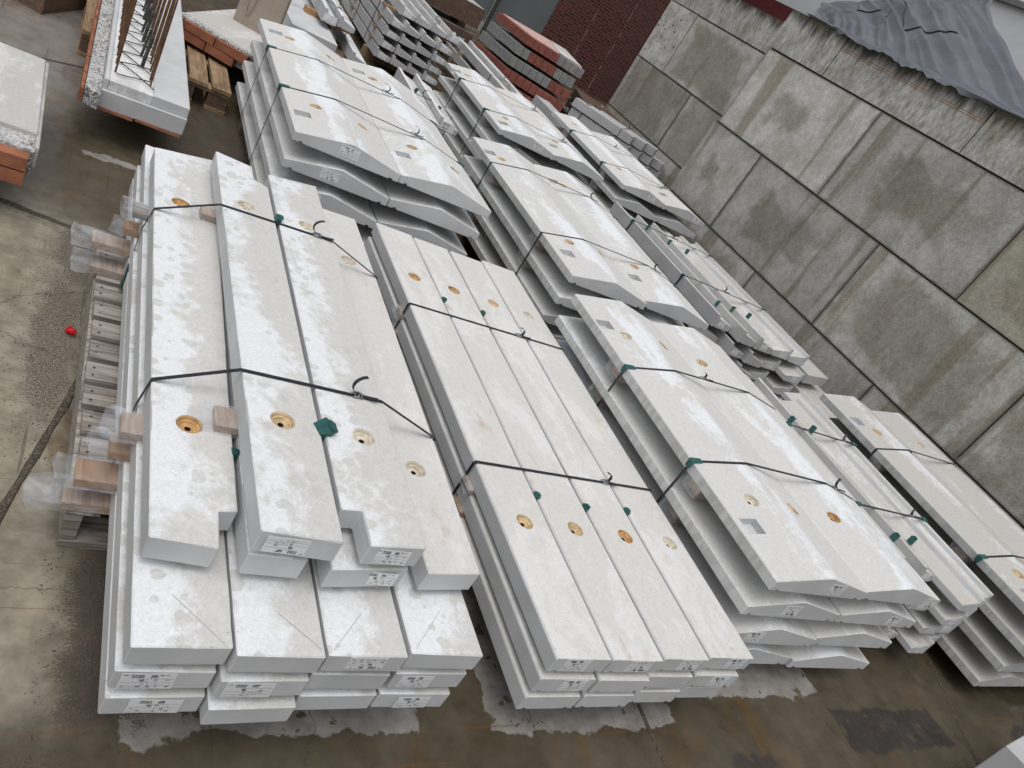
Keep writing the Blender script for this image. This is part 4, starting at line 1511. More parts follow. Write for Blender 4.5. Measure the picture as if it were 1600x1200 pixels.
# S8, between the middle coping stack and the wall
S8n = "long sill stack along the tall wall"
LV8 = [0.06, 0.178, 0.292, 0.406]
X8 = [3.80, 3.985, 4.155, 4.335, 4.525]
W8 = [0.172, 0.166, 0.172, 0.182, 0.178]
for li, z in enumerate(LV8):
    for ci, x in enumerate(X8):
        top = li == 3
        yf = 3.355 + (0.10, 0.0, -0.01, 0.0, 0.0)[ci] + (0 if top else random.uniform(-0.03, 0.03) - 0.05 * (3 - li) * (ci == 4))
        o = sill(x - 0.01 * (3 - li), yf, z, 1.62, "narrow wedge shaped sill, %s in the %s layer of the %s" % (ORD[5][ci], LAY[4][li], S8n), GW, ci >= 3, W8[ci], 0.094)
        if (li, ci) in ((3, 0), (3, 2), (3, 3), (2, 1), (2, 3), (2, 4), (1, 1)):
            add_sticker(o, 0.075 if ci < 3 else 0.11, 0, 0.034, 0.062, 0.042, random.random() < 0.5, text=False)
    if li:
        for q, by in enumerate((3.75, 4.62)):
            batten(3.80, 4.68, by - 0.03, by + 0.03, LV8[li - 1] + 0.094, z, "batten under the %s layer of the long sill stack, %s" % (LAY[4][li], ("front", "rear")[q]), "battens in the sill stacks", 'wood_pale')
for q, by in enumerate((3.75, 4.62)):
    batten(3.78, 4.68, by - 0.05, by + 0.05, 0, 0.06, "bearer timber under the long sill stack, %s" % ("front", "rear")[q], "bearer timbers under the sill stacks", 'wood_dark')
p8 = [(3.766, 0.056), (3.796, 0.502), (3.983, 0.506), (4.515, 0.503), (4.705, 0.502), (4.703, 0.056)]
strap(3.945, p8, "black strap with tail over the front of the long sill stack", GS, (2, 0.45), -1, 0.028, 0.014)
strap(4.745, p8, "black strap with tail over the rear of the long sill stack", GS, (2, 0.45), -1, 0.028, 0.014)
for y, q in ((3.945, "front"), (4.745, "rear")):
    protector(3.794, y, 0.504, R(268), R(-3), "green protector at the near end of the %s strap, long sill stack" % q, "green edge protectors under the straps", l1=0.03, l2=0.03)
    protector(4.706, y, 0.504, R(272), R(183), "green protector at the wall end of the %s strap, long sill stack" % q, "green edge protectors under the straps", l1=0.025, l2=0.03)
for i, (x, y, q) in enumerate(((3.988, 3.70, "first seam, front"), (4.158, 3.71, "second seam, front"), (4.33, 3.71, "third seam, front"), (3.988, 4.78, "first seam, rear"), (4.158, 4.66, "second seam, rear"), (4.33, 4.62, "third seam, rear"))):
    spacer(x, y, 0.496, "small green clip in the %s of the long sill stack" % q, GP, 0.0, 0.75)

# two thin slabs between the long sill stack and the wall
GTh = "flat slabs by the wall foot"
th1 = lintel([(4.80, 3.33), (5.12, 3.40), (5.10, 5.0), (4.80, 5.0)], 0.30, 0.375, "thin beige slab on top of a loose pair beside the long sill stack", GTh, 'top_sill', 'bar', "concrete_slab")
th2 = lintel([(4.80, 2.95), (5.25, 3.02), (5.22, 4.9), (4.80, 4.9)], 0.17, 0.25, "lower beige slab of the loose pair beside the long sill stack", GTh, 'top_sill', 'bar', "concrete_slab")
for o in (th1, th2):
    o["category"] = "concrete slab"
for q, by in enumerate((3.6, 4.6)):
    batten(4.82, 5.08, by - 0.03, by + 0.03, 0.25, 0.30, "batten between the loose pair of beige slabs, %s" % ("front", "rear")[q], "battens in the sill stacks", 'wood_pale')
    batten(4.82, 5.08, by - 0.04, by + 0.04, 0.0, 0.17, "bearer timber under the loose pair of beige slabs, %s" % ("front", "rear")[q], "bearer timbers under the sill stacks", 'wood_dark')

# S4, between the nearest coping stack and the one against the wall
S4n = "short sill stack between two coping stacks"
LV4 = [0.105, 0.208, 0.310, 0.412]
X4 = [3.415, 3.552, 3.722, 3.872]
W4 = [0.128, 0.150, 0.145, 0.150]
for li, z in enumerate(LV4):
    for ci, x in enumerate(X4):
        top = li == 3
        yf = (1.39, 1.352, 1.195, 1.24)[ci] + (0 if top else random.uniform(-0.02, 0.02) + (-0.10 if ci < 2 else 0.015))
        L = (1.30, 1.36, 1.42, 1.50)[ci]
        o = sill(x - 0.004 * (3 - li), yf, z, L, "narrow stepped sill, %s in the %s layer of the %s" % (ORD[4][ci], LAY[4][li], S4n), GW, ci >= 2, W4[ci], 0.086)
        if (ci >= 1 and not top) or (top and ci in (1, 3)):
            add_sticker(o, W4[ci] * 0.5, 0, 0.030, 0.06, 0.036, random.random() < 0.5, text=False)
    if li:
        for q, by in enumerate((1.6, 2.4)):
            batten(3.43, 4.0, by - 0.03, by + 0.03, LV4[li - 1] + 0.086, z, "batten under the %s layer of the short sill stack, %s" % (LAY[4][li], ("front", "rear")[q]), "battens in the sill stacks", 'wood_pale')
for q, by in enumerate((1.6, 2.4)):
    batten(3.43, 4.0, by - 0.05, by + 0.05, 0, 0.105, "bearer timber under the short sill stack, %s" % ("front", "rear")[q], "bearer timbers under the sill stacks", 'wood_dark')
p4 = [(3.402, 0.10), (3.408, 0.501), (4.022, 0.501), (4.026, 0.495), (4.024, 0.10)]
strap(1.705, p4, "black strap with tail over the front of the short sill stack", GS, (1, 0.78), 1, 0.026, 0.013)
strap(2.265, p4, "black strap with tail over the rear of the short sill stack", GS, (1, 0.82), 1, 0.026, 0.013)
for y, q in ((1.705, "front"), (2.265, "rear")):
    protector(3.406, y, 0.503, R(268), R(0), "green protector at the near end of the %s strap, short sill stack" % q, "green edge protectors under the straps", l1=0.03, l2=0.04)
    protector(4.026, y, 0.503, R(272), R(180), "green protector at the wall end of the %s strap, short sill stack" % q, "green edge protectors under the straps", l1=0.022, l2=0.035)
for i, (x, y, q) in enumerate(((3.552, 1.54, "first seam, front"), (3.712, 1.545, "second seam, front"), (3.552, 2.36, "first seam, rear"), (3.712, 2.33, "second seam, rear"))):
    spacer(x, y, 0.490, "small green clip in the %s of the short sill stack" % q, GP, 0.0, 0.8)

# ------------------------------------------------------------------ far sill stack behind the white coping stack (S11)
S11n = "tall sill stack behind the white coping stack"
LV11 = [0.105, 0.213, 0.325, 0.437, 0.549]
for li, z in enumerate(LV11):
    for ci in range(4):
        x = 2.46 + ci * 0.182 + (0.10 if li == 4 else 0.0)
        o = sill(x, 7.95 + (0.12 if li == 4 else random.uniform(-0.02, 0.02)), z, 1.9, "bright wedge shaped sill, %s in the %s layer of the %s" % (ORD[4][ci], LAY[5][li], S11n), GW, False, 0.176, 0.092)
        if (li * 3 + ci * 5) % 3 == 0:
            add_sticker(o, 0.085, 0, 0.034, 0.09, 0.05, False, text=False)
    for q, by in enumerate((8.25, 9.3)):
        batten(2.43, 3.18, by - 0.035, by + 0.035, 0 if li == 0 else LV11[li - 1] + 0.092, z, "batten under the %s layer of the tall sill stack, %s" % (LAY[5][li], ("front", "rear")[q]), "battens in the sill stacks", 'wood_pallet')
p11 = [(2.455, 0.10), (2.455, 0.528), (2.556, 0.643), (3.29, 0.60), (3.292, 0.10)]
strap(8.45, p11, "dark strap round the front of the tall sill stack behind the white copings", GS, (2, 0.7), 1, 0.03)
strap(9.1, p11, "dark strap round the rear of the tall sill stack behind the white copings", GS, None)

# S17: two long sills beside the far coping stack
for i, x in enumerate((3.74, 3.99)):
    sill(x, 7.28 + 0.03 * i, 0.36, 2.35, "very long white sill, %s of the two beside the red brick elements" % ("left", "right")[i], GW, False, 0.22, 0.09, 'top_white')
for i, x in enumerate((3.74, 3.99)):
    sill(x - 0.02, 7.26 + 0.03 * i, 0.23, 2.35, "very long sill lying under the %s of the two white ones" % ("left", "right")[i], GW, False, 0.22, 0.09)
for q, by in enumerate((7.8, 9.1)):
    batten(3.72, 4.2, by - 0.04, by + 0.04, 0.32, 0.36, "batten between the very long white sills, %s" % ("front", "rear")[q], "battens in the sill stacks", 'wood_pale')
    batten(3.70, 4.2, by - 0.05, by + 0.05, 0.0, 0.23, "bearer timber under the very long white sills, %s" % ("front", "rear")[q], "bearer timbers under the sill stacks", 'wood_dark')
p17 = [(3.735, 0.355), (3.737, 0.452), (3.99, 0.453), (4.213, 0.41), (4.213, 0.355)]
strap(8.1, p17, "black strap with tail round the very long white sills", GS, (1, 0.7), 1, 0.03)
tag(link("plastic_clip", protector_mesh(R(268), R(0), l1=0.05, l2=0.09, w=0.06, th=0.008), None, (3.738, 9.45, 0.454)), "teal plastic clip at the far end of the very long white sills", "edge protector", GP)

# S13: a little pile with handwritten mark beside the white coping stack
GK = "small sill offcuts in the gap behind the white copings"
for i, (x, z, rz) in enumerate(((2.06, 0.385, -0.05), (2.235, 0.385, -0.05))):
    o = sill(x, 5.17 + 0.08 * i, z, 0.95, ("short white sill under a tail of strap on the small pile", "short white sill with hand lettered end on the small pile")[i], GK, False, 0.165, 0.09, 'top_white')
    o.rotation_euler = (0, 0, rz)
    if i == 1:
        st = link("label_sticker", STICK, o, (0.08, -0.0006, 0.036))
        st.scale = (0.11, 1, 0.062)
        for body, px, pz in (("AP-FF", -0.40, 0.08), ("P013", -0.36, -0.38)):
            t = link("lettering", text_data(body, 0.40), st, (px, -0.0014, pz))
            t.rotation_euler = (R(90), 0, 0)
            t.scale = (0.5, 1, 1)
for i, (x, z) in enumerate(((2.05, 0.25), (2.225, 0.25))):
    o = sill(x, 5.22, z, 0.95, "lower grey sill of the small pile, %s one" % ("left", "right")[i], GK, False, 0.165, 0.09)
    add_sticker(o, 0.08, 0, 0.035, 0.09, 0.05, False, text=False)
for q, by in enumerate((5.45, 5.95)):
    batten(2.06, 2.42, by - 0.03, by + 0.03, 0.34, 0.385, "batten between the layers of the small pile, %s" % ("front", "rear")[q], "battens in the sill stacks", 'wood_pale')
    batten(2.06, 2.40, by - 0.04, by + 0.04, 0.0, 0.25, "bearer timber under the small pile, %s" % ("front", "rear")[q], "bearer timbers under the sill stacks", 'wood_dark')
p13 = [(2.055, 0.245), (2.057, 0.478), (2.22, 0.478), (2.43, 0.44), (2.43, 0.245)]
strap(5.52, p13, "black strap with loose tail round the small pile of sills", GS, (1, 0.7), 1, 0.035)
spacer(2.13, 5.62, 0.482, "green clip beside the loose strap tail on the small pile", GP, 0.2, 0.8)
spacer(2.30, 5.50, 0.462, "green clip under the strap on the small pile, wall side", GP, 0.2, 0.8)

# S12: grey slab with narrow sills on it, behind the white coping stack at the far left
GL = "slabs behind the white copings"
o = lintel([(1.27, 6.09), (1.62, 6.09), (1.62, 8.1), (1.21, 8.1)], 0.28, 0.42, "thick smooth grey slab with green strap, beyond the white coping stack", GL, 'side', 'bar', "concrete_slab")
o["category"] = "concrete slab"
o = lintel([(1.30, 6.02), (1.78, 6.05), (1.78, 8.1), (1.30, 8.1)], 0.12, 0.24, "lower grey slab under the thick one beyond the white coping stack", GL, 'side', 'bar', "concrete_slab")
o["category"] = "concrete slab"
o = sill(1.52, 6.43, 0.465, 1.7, "narrow white sill with sticker lying on the thick grey slab", GW, False, 0.12, 0.10, 'top_white')
add_sticker(o, 0.06, 0, 0.04, 0.10, 0.055, False, text=False)
sill(1.665, 6.50, 0.465, 1.7, "narrow white sill beside the stickered one on the thick grey slab", GW, False, 0.14, 0.09, 'top_white')
sill(1.80, 6.3, 0.30, 1.7, "narrow white sill low beside the thick grey slab", GW, False, 0.14, 0.09, 'top_white')
batten(1.44, 1.82, 6.66, 6.74, 0.42, 0.465, "pale batten end under the narrow white sills on the grey slab", "battens in the sill stacks", 'wood_new')
batten(1.44, 1.82, 7.6, 7.68, 0.42, 0.465, "rear batten under the narrow white sills on the grey slab", "battens in the sill stacks", 'wood_new')
for q, by in enumerate((6.5, 7.6)):
    batten(1.3, 1.95, by - 0.05, by + 0.05, 0.24, 0.28, "batten between the thick grey slab and the lower one, %s" % ("front", "rear")[q], "battens in the sill stacks", 'wood_pallet')
    batten(1.3, 1.95, by - 0.06, by + 0.06, 0.0, 0.12, "bearer timber under the thick grey slab, %s" % ("front", "rear")[q], "bearer timbers under the sill stacks", 'wood_dark')
for q, by in enumerate((6.9, 7.5)):
    batten(1.82, 1.94, by - 0.05, by + 0.05, 0.24, 0.30, "small packing timber under the low narrow sill, %s" % ("front", "rear")[q], "battens in the sill stacks", 'wood_pallet')
p12 = [(1.222, 0.27), (1.222, 0.423), (1.52, 0.568), (1.64, 0.568), (1.81, 0.53), (1.81, 0.27)]
strap(6.72, p12, "green strap round the thick grey slab and narrow white sills", GS, (3, 0.3), 1, 0.03, 0.02, 0.0, M['strap_green'])

# ------------------------------------------------------------------ S14: grey bars behind the end of the tall wall
GG = "square grey concrete bars behind the wall end"
b_ = bmesh.new()
add_box(b_, 0, 0.135, 0, 0.86, 0, 0.100, 0, 0.0015)
bevel(b_, 0.004)
BARM = mesh(b_, "concrete_bar", M['bar'])
A14 = R(45)
O14 = Vector((5.70, 8.00, 0))


def at14(u, w, z=0.0):
    """point of the skewed bar stack: u across, w back along the bars"""
    return (O14.x + u * math.cos(A14) - w * math.sin(A14), O14.y + u * math.sin(A14) + w * math.cos(A14), z)


for li in range(5):
    for ci in range(4):
        if li == 4 and ci == 3:
            continue
        tag(link("concrete_bar", BARM, None, at14(ci * 0.148 + 0.012 * (4 - li), -0.135 * ci + random.uniform(-0.01, 0.01) - 0.02 * (4 - li), 0.028 + li * 0.117), A14 + random.uniform(-0.01, 0.01)),
            "square grey concrete bar, %s in the %s layer by the set-back wall" % (ORD[4][ci], LAY[5][li]), "concrete bar", GG)
    for q, bw in enumerate((0.25, 0.72)):
        b = batten(0, 0.58, -0.02, 0.02, 0 if li == 0 else 0.011 + li * 0.117, 0.028 + li * 0.117, "thin batten under the %s layer of grey bars, %s" % (LAY[5][li], ("front", "rear")[q]), "battens in the sill stacks", 'wood_pallet')
        x_, y_, z_ = at14(0.0, bw)
        b.location = (x_, y_, b.location.z)
        b.rotation_euler = (0, 0, A14)
for q, bw in enumerate((0.18, 0.70)):
    p14 = [(0.0, 0.02), (-0.003, 0.600), (0.435, 0.601), (0.60, 0.49), (0.60, 0.02)]
    o = strap(0.0, p14, "thin black strap round the %s of the grey bars by the set-back wall" % ("front", "rear")[q], GS, (1, 0.9) if q == 0 else None, 1, 0.05, 0.009)
    o.location = at14(0.0, bw)
    o.rotation_euler = (0, 0, A14)
tag(link("concrete_bar", box_mesh("concrete_bar", 0, 0.2, 0, 0.9, 0, 0.4, M['bar'], 0.005), None, (4.62, 7.75, 0)), "upright grey concrete piece behind the coping stack at the wall corner", "concrete bar")
br_ = tag(link("concrete_bar", box_mesh("concrete_bar", 0, 0.26, 0, 1.0, 0, 0.11, M['bar'], 0.004), None, (5.15, 8.9, 0.0)), "stray grey bar end lying beyond the strapped bars", "concrete bar")

# ------------------------------------------------------------------ S15: red and grey brick faced elements
BR_ = {}


def brick_row(root, a, b, z0, h, pattern, depth=0.09, gap=0.006, n=None, bw=0.105):
    """bricks from a to b (local x, y), each its own piece, faces outward to the right-hand side of a->b"""
    d = Vector((b[0] - a[0], b[1] - a[1]))
    L = d.length
    n = n or max(1, round(L / bw))
    w = L / n
    ang = math.atan2(d.y, d.x)
    for i in range(n):
        mt = pattern(i, n)
        key = (round(w, 3), round(h, 3), mt, round(depth, 3))
        if key not in BR_:
            BR_[key] = box_mesh("brick", 0, w - gap, 0, depth, 0, h, M[mt], 0.003, 0.0012)
        q = link("brick", BR_[key], root, (a[0] + d.x * i / n, a[1] + d.y * i / n, z0 + random.uniform(-0.001, 0.001)), ang)


def poly_slab(root, name, poly, z0, z1, mat):
    bm = bmesh.new()
    lo = [bm.verts.new((x, y, z0)) for x, y in poly]
    hi = [bm.verts.new((x, y, z1)) for x, y in poly]
    n = len(poly)
    bm.faces.new(list(reversed(lo)))
    bm.faces.new(hi)
    for i in range(n):
        bm.faces.new((lo[i], lo[(i + 1) % n], hi[(i + 1) % n], hi[i]))
    bmesh.ops.recalc_face_normals(bm, faces=bm.faces[:])
    bevel(bm, 0.003)
    return link(name, mesh(bm, name, M[mat]), root)


GE = "brick faced elements stacked before the brick building"
tiers = [  # z0, h, left end, bend, right end, flank material, face pattern
    (0.02, 0.125, (4.60, 10.98), (4.80, 10.13), (5.62, 9.68), 'red_brick', lambda i, n: 'red_brick'),
    (0.185, 0.125, (4.62, 11.0), (4.82, 10.16), (5.64, 9.70), 'red_brick', lambda i, n: 'red_brick'),
    (0.35, 0.125, (4.66, 11.02), (4.84, 10.18), (5.65, 9.74), 'grey_brick', lambda i, n: 'grey_brick' if i < n - 3 else 'red_brick'),
    (0.515, 0.125, (4.70, 11.02), (4.86, 10.22), (5.66, 9.80), 'grey_brick', lambda i, n: 'grey_brick' if (i < 2 or i >= n - 3) else 'red_brick'),
    (0.68, 0.115, (4.74, 11.0), (4.92, 10.18), (5.72, 9.82), 'red_brick', lambda i, n: 'red_brick' if i < n * 0.55 else 'grey_brick'),
]
names5 = ["lowest red", "red", "grey with red end", "grey and red banded", "topmost pink topped"]
for ti, (z0, h, pl, pb, prr, fm, pat) in enumerate(tiers):
    e = thing("brick_element", "%s brick faced element of the stack before the brick building" % names5[ti], "brick element", (pb[0], pb[1], z0), 0, GE)
    L = lambda p: (p[0] - pb[0], p[1] - pb[1])
    l_, b_, r_ = L(pl), (0.0, 0.0), L(prr)
    brick_row(e, l_, b_, 0, h, lambda i, n, fm=fm: fm, n=3 if ti != 4 else 4)
    brick_row(e, b_, r_, 0, h, pat, n=9)
    back = (r_[0] + 0.25, r_[1] + 1.3)
    poly = [(l_[0] + 0.07, l_[1]), (0.075, 0.06), (r_[0], r_[1] + 0.10), back]
    poly_slab(e, "core", poly, 0.004, h - 0.01 if ti != 4 else h + 0.012, 'pink_top' if ti == 4 else 'rough_conc')
    if ti == 4:
        poly_slab(e, "white_top", [(0.45, 0.0 - 0.12), (r_[0] - 0.02, r_[1] + 0.11), (back[0] - 0.02, back[1] - 0.1), (0.75, 0.85)], h + 0.0125, h + 0.02, 'top_sill')
    if ti:
        for q in range(2):
            px = pb[0] + 0.12 + q * 0.5
            py = pb[1] + 0.25 - q * 0.22
            below = tiers[ti - 1][0] + tiers[ti - 1][1]
            batten(px, px + 0.07, py, py + 0.6, below - 0.011, z0 + 0.003, "batten under the %s brick element, %s" % (names5[ti], ("left", "right")[q]), "battens under the brick elements", 'wood_pallet')
# brown block ends right of them
for i in range(3):
    e = thing("brown_element", "dark brown brick element %s beside the red ones" % ("without sticker, lowest of three", "with white sticker, middle of three", "with white sticker, topmost of three")[i], "brick element", (5.84, 9.66, 0.02 + i * 0.16), -0.32, GE)
    link("body", box_mesh("body", 0, 0.72, 0, 0.9, 0, 0.135, M['brown_brick'], 0.004), e)
    if i:
        st = link("label_sticker", STICK, e, (0.14, -0.0006, 0.07))
        st.scale = (0.12, 1, 0.07)
        link("print", PRINTS[i], st)
# brown elements further left with a white sticker
for i, (z0, h) in enumerate(((0.30, 0.22), (0.60, 0.24))):
    e = thing("brown_element", ("lower long brown brick element with white sticker, left of the drainpipe", "upper long brown brick element above the stickered one, left of the drainpipe")[i], "brick element", (2.98, 9.75, z0 - 0.03), 0.12, GE)
    brick_row(e, (0, 0), (1.14, 0), 0, h, lambda i, n: 'brown_brick', 0.1, 0.004, 5)
    link("core", box_mesh("core", 0.0, 1.13, 0.09, 0.6, 0.005, h - 0.01, M['brown_brick'], 0.004), e)
    if i == 0:
        st = link("label_sticker", STICK, e, (0.98, -0.003, 0.10))
        st.scale = (0.12, 1, 0.07)
        link("print", PRINTS[1], st)
    link("mortar_lip", box_mesh("mortar_lip", 0.02, 1.12, 0.03, 0.58, h - 0.012, h + 0.006, M['rough_conc'], 0.003), e)
for q in range(2):
    batten(3.12 + q * 0.75, 3.22 + q * 0.75, 9.95, 10.3, 0.4965, 0.57, "packing timber between the long brown brick elements, %s" % ("left", "right")[q], "battens under the brick elements", 'wood_dark')
    batten(3.12 + q * 0.75, 3.22 + q * 0.75, 9.95, 10.3, 0.0, 0.27, "packing timber under the long brown brick elements, %s" % ("left", "right")[q], "battens under the brick elements", 'wood_dark')

# rubble in the corner by the block wall
bm = bmesh.new()
rr = random.Random(4)
for i in range(150):
    x, y = 6.0 + rr.random() * 0.44, 9.45 + rr.random() * 1.1
    z = rr.random() * 0.50 * max(0.05, 1 - abs(y - 10.0) / 0.6)
    s = 0.03 + rr.random() * 0.08
    mtx = Matrix.Translation((x - 6.0, y - 9.4, z)) @ Matrix.Rotation(rr.random() * 3, 4, Vector((rr.random(), rr.random(), rr.random() + 0.1)).normalized()) @ Matrix.Diagonal((s, s * 1.6, s * 0.35, 1))
    g = bmesh.ops.create_cube(bm, size=1.0, matrix=mtx)
    for vtx in g['verts']:
        for f in vtx.link_faces:
            f.material_index = i % 3
o = link("rubble", mesh(bm, "rubble", M['rough_conc'], M['green'], M['rough_conc']), None, (6.0, 9.4, 0))
o["kind"] = "stuff"
tag(o, "grey and green rubble heaped in the corner of the block wall", "rubble")

# ------------------------------------------------------------------ left-hand elements
# E3 at the left edge: slab with orange brick rows
e3 = thing("brick_element", "low concrete element with two rows of orange bricks at the far edge of the yard", "brick element", (0, 3.06, 0.15))
poly_slab(e3, "slab", [(-1.4, 0.06), (-0.012, 0.05), (-0.055, 0.80), (-1.4, 0.80)], 0.03, 0.138, 'top_sill')
poly_slab(e3, "rough_edge", [(-1.4, -0.05), (-0.006, -0.06), (-0.012, 0.052), (-1.4, 0.062)], 0.02, 0.120, 'aggregate')
poly_slab(e3, "side_rim", [(-0.010, -0.05), (0.004, -0.05), (-0.04, 0.80), (-0.054, 0.80)], 0.05, 0.130, 'rough_conc')
for zr in (0.0, 0.056):
    brick_row(e3, (-1.35 + (0.1 if zr else 0.0), -0.11), (-0.012, -0.115), zr, 0.050, lambda i, n: 'orange_brick', 0.055, 0.008, 6)
brick_row(e3, (-0.05, 0.865), (-1.3, 0.865), 0.056, 0.050, lambda i, n: 'orange_brick', 0.06, 0.008, 6)
for q in range(2):
    batten(-1.1 + 0.7 * q, -1.0 + 0.7 * q, 3.02, 3.85, 0.0, 0.172, "bearer timber under the low orange brick element, %s" % ("outer", "inner")[q], "battens under the brick elements", 'wood_dark')

# E1: concrete element with starter bars on a pallet
e1 = thing("rebar_element", "concrete element with two rows of rusty upright rebar, on a pallet", "concrete element", (0.10, 3.9, 0.165))
poly_slab(e1, "base", [(0.012, -0.02), (0.085, -0.02), (0.44, 0.01), (0.44, 2.6), (0.012, 2.6)], 0.0, 0.085, 'side')
poly_slab(e1, "side_strip", [(0.006, -0.09), (0.068, -0.12), (0.072, 2.6), (0.01, 2.6)], 0.02, 0.098, 'aggregate')
poly_slab(e1, "rib", [(0.07, -0.005), (0.09, -0.005), (0.09, 2.6), (0.07, 2.6)], 0.08, 0.135, 'side')
poly_slab(e1, "wet_top", [(0.0905, 0.0), (0.275, 0.012), (0.275, 2.6), (0.0905, 2.6)], 0.0855, 0.132, 'snow_conc')
poly_slab(e1, "plain_top", [(0.2755, 0.012), (0.438, 0.022), (0.43, 2.6), (0.2755, 2.6)], 0.0855, 0.135, 'side')
for i in range(12):
    brick = link("brick", BR_.setdefault(('slip', 0), box_mesh("brick", -0.010, 0.004, 0, 0.205, 0.03, 0.086, M['orange_brick'], 0.003, 0.0015)), e1, (0.0, -0.10 + i * 0.213, 0.0))
for i in range(2):
    link("brick", BR_.setdefault(('slip', 1), box_mesh("brick", 0, 0.2, -0.007, 0.0, -0.004, 0.006, M['orange_brick'], 0.003, 0.002)), e1, (0.02 + 0.21 * i, -0.025 + 0.015 * i, 0.0))


def rod(x, y, z0, z1, r, mat, lean=(0.0, 0.0)):
    n = 8
    pts = [(lean[0] * i / n, lean[1] * i / n, (z1 - z0) * i / n) for i in range(n + 1)]
    return link("rebar", wire_mesh([pts], r, M[mat], 7, "rebar"), e1, (x, y, z0))


for i in range(18):
    y = 0.10 + i * 0.12
    rod(0.108, y + 0.02, 0.12, 0.62 + random.uniform(-0.02, 0.02), 0.0045, 'rebar', (random.uniform(-0.006, 0.006), random.uniform(-0.01, 0.01)))
    rod(0.258, y - 0.02 + 0.03 * (i == 0), 0.12, 0.58 + random.uniform(-0.02, 0.02), 0.0045, 'rebar', (random.uniform(-0.006, 0.006), random.uniform(-0.01, 0.01)))
for i in range(5):
    y = 0.33 + i * 0.40
    rod(0.218, y, 0.12, 0.30, 0.009, 'rebar_dark', (0.006, 0.0))
    rod(0.212, y + 0.16, 0.12, 0.28, 0.007, 'rebar_dark', (0.01, 0.0))
for i in range(13):
    y0 = 0.08 + i * 0.17
    a, b = (0.112, y0, 0.142), (0.262, y0 + 0.075, 0.142)
    c, d = (0.104, y0 + 0.20, 0.140), (0.272, y0 - 0.03, 0.146)
    mid = lambda p, q: tuple((u + w) / 2 + random.uniform(-0.006, 0.006) for u, w in zip(p, q))
    link("lattice_wire", wire_mesh([[a, mid(a, b), b], [c, mid(c, d), d]], 0.0028, M['rebar_dark'], 5, "lattice_wire"), e1)

# pallets at the back
def back_pallet(label, x, y, rz, w, L, n, mat, bw=0.1):
    p = thing("wooden_pallet", label, "pallet", (x, y, 0), rz, "brown pallets under the brick elements")
    for i in range(n):
        bx = (w - bw) * i / (n - 1)
        link("deck_board", box_mesh("deck_board", bx, bx + bw, 0, L, 0.122, 0.144, M[mat], 0.003, 0.002), p)
    for yy in (0.01, L / 2 - 0.05, L - 0.11):
        link("cross_board", box_mesh("cross_board", 0, w, yy, yy + 0.1, 0.1, 0.1215, M[mat], 0.003, 0.001), p)
        for bx in (0.0, w / 2 - 0.06, w - 0.12):
            link("block", box_mesh("block", bx + 0.004, bx + 0.116, yy + 0.004, yy + 0.096, 0.022, 0.0995, M['wood_dark'], 0.003, 0.001), p)
    for bx in (0.0, w / 2 - 0.06, w - 0.12):
        link("bottom_board", box_mesh("bottom_board", bx, bx + 0.12, 0, L, 0.001, 0.0215, M[mat], 0.003, 0.001), p)
    return p


back_pallet("brown pallet sticking out beside the rebar element, under the far brick element", 0.35, 4.88, 0.0, 0.50, 1.0, 4, 'wood_pallet', 0.108)
back_pallet("brown pallet under the far side of the rebar element", 0.055, 4.92, 0.02, 0.28, 1.2, 3, 'wood_pallet', 0.09)
batten(0.14, 0.50, 4.62, 4.70, 0.0, 0.165, "timber under the front end of the rebar element", "battens under the brick elements", 'wood_dark')
batten(0.10, 0.34, 5.2, 5.3, 0.144, 0.165, "thin timber between the rebar element and its pallet", "battens under the brick elements", 'wood_dark')

# E2: brick faced element further back
e2 = thing("brick_element", "concrete topped element with two orange brick rows, behind the rebar element", "brick element", (0.50, 5.50, 0.17), -0.48)
poly_slab(e2, "slab", [(0.0, 0.06), (0.50, 0.06), (0.60, 1.4), (0.0, 1.4)], 0.0, 0.118, 'top_sill')
poly_slab(e2, "rough_edge", [(0.0, 0.03), (0.50, 0.03), (0.50, 0.10), (0.0, 0.10)], 0.105, 0.122, 'aggregate')
brick_row(e2, (-0.16, 0.0), (0.49, 0.0), 0.057, 0.052, lambda i, n: 'orange_brick', 0.058, 0.008, 3)
brick_row(e2, (-0.16, 0.0), (0.42, 0.0), 0.0, 0.052, lambda i, n: 'orange_brick', 0.058, 0.008, 3)
for q in range(2):
    batten(0.62 + 0.15 * q, 0.70 + 0.15 * q, 5.62, 6.2, 0.144 if q == 0 else 0.0, 0.17, "packing timber under the far orange brick element, %s" % ("left", "right")[q], "battens under the brick elements", 'wood_dark')

# tan moulded panel and dark timber behind
tpn = thing("tan_panel", "tan moulded concrete panel standing on edge behind the orange brick element", "concrete panel", (0.90, 5.98, 0), -0.35)
link("panel", box_mesh("panel", -0.02, 0.27, 0.0, 0.10, 0.0, 0.62, M['tan_panel'], 0.012), tpn)
bm = bmesh.new()
for i in range(2):
    pts = []
    rx, rz = (0.035, 0.17) if i == 0 else (0.026, 0.155)
for k2 in range(20):
    a = 2 * math.pi * k2 / 20
    pass
prs = [[bm.verts.new((0.055 + rx_ * math.cos(2 * math.pi * i / 24), yy, 0.52 + rz_ * math.sin(2 * math.pi * i / 24))) for i in range(24)] for rx_, rz_, yy in ((0.032, 0.16, 0.0), (0.028, 0.155, -0.012), (0.022, 0.148, -0.012), (0.018, 0.14, -0.002))]
for a, b in zip(prs, prs[1:]):
    for i in range(24):
        bm.faces.new((a[i], a[(i + 1) % 24], b[(i + 1) % 24], b[i]))
bmesh.ops.recalc_face_normals(bm, faces=bm.faces[:])
link("moulded_rim", mesh(bm, "moulded_rim", M['tan_panel']), tpn)
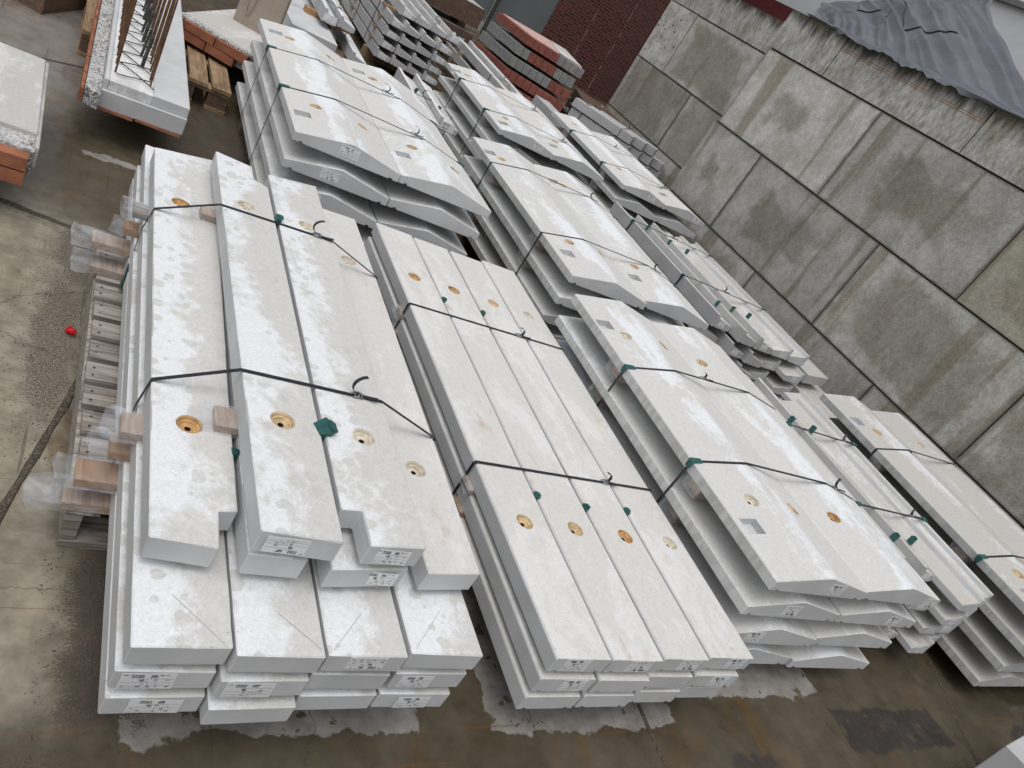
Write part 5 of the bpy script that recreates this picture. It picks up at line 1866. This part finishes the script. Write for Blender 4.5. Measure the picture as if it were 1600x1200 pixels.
tag(link("timber_beam", box_mesh("timber_beam", 0, 0.75, 0, 0.12, 0, 0.13, M['wood_dark'], 0.004), None, (1.13, 6.55, 0.0), -0.5), "dark brown timber on the ground beyond the tan panel", "timber")
tag(link("timber_crate", box_mesh("timber_crate", -1.2, 0.0, 0, 0.9, 0, 0.16, M['wood_dark'], 0.006), None, (-0.15, 5.33, 0.0), -0.42), "dark brown timber crate at the far edge of the yard", "crate")

# grey block corner in the near corner, red cap on the ground
tag(link("concrete_slab", prism_mesh("concrete_slab", [(0, 0), (0.10, -0.32), (0.75, -0.25), (0.65, 0.10)], 0, 0.30, M['bar'], M['bar']), None, (3.465, 0.645, 0.0)), "plain grey concrete block corner poking into the wet yard", "concrete block")
bm = bmesh.new()
lathe(bm, [(0.0, 0.0), (0.013, 0.0), (0.0135, 0.004), (0.009, 0.006), (0.008, 0.016), (0.011, 0.018), (0.010, 0.023), (0.004, 0.025), (0.003, 0.031), (0.0, 0.032)], 16)
bmesh.ops.recalc_face_normals(bm, faces=bm.faces[:])
o = tag(link("red_stopper", mesh(bm, "red_stopper", M['red_plastic']), None, (0.205, 2.35, 0.012)), "small red plastic stopper lying on the wet ground", "stopper")
o.rotation_euler = (R(70), 0.4, 0.6)

# gravel crumbs near the pallet
bm = bmesh.new()
rr = random.Random(8)
for i in range(1500):
    q = rr.random()
    if q < 0.5:
        x, y = rr.gauss(0.14, 0.07), rr.uniform(1.7, 2.9)
    elif q < 0.8:
        x, y = rr.uniform(0.22, 0.45), rr.uniform(0.9, 1.45)
    else:
        x, y = rr.uniform(-0.1, 1.0), rr.uniform(3.2, 5)
    s = rr.uniform(0.0007, 0.0020)
    mtx = Matrix.Translation((x, y, s * 0.3)) @ Matrix.Rotation(rr.random() * 3, 4, 'Z') @ Matrix.Diagonal((s, s * 1.3, s * 0.7, 1))
    bmesh.ops.create_icosphere(bm, subdivisions=1, radius=1.0, matrix=mtx)
o = link("gravel", mesh(bm, "gravel", M['joint']))
o["kind"] = "stuff"
tag(o, "dark grit scattered on the concrete yard", "gravel")

# ------------------------------------------------------------------ carry out the recesses in one pass
cutters = []
for slab, me, mtx in CUTS:
    c = bpy.data.objects.new("cutter", me)
    C.objects.link(c)
    c.matrix_world = Matrix.Translation(slab.location) @ mtx
    md = slab.modifiers.new("cut", 'BOOLEAN')
    md.operation = 'DIFFERENCE'
    md.solver = 'EXACT'
    md.object = c
    cutters.append(c)
dg = bpy.context.evaluated_depsgraph_get()
for slab in {id(s): s for s, _, _ in CUTS}.values():
    new = bpy.data.meshes.new_from_object(slab.evaluated_get(dg))
    slab.modifiers.clear()
    slab.data = new
for c in cutters:
    bpy.data.objects.remove(c)
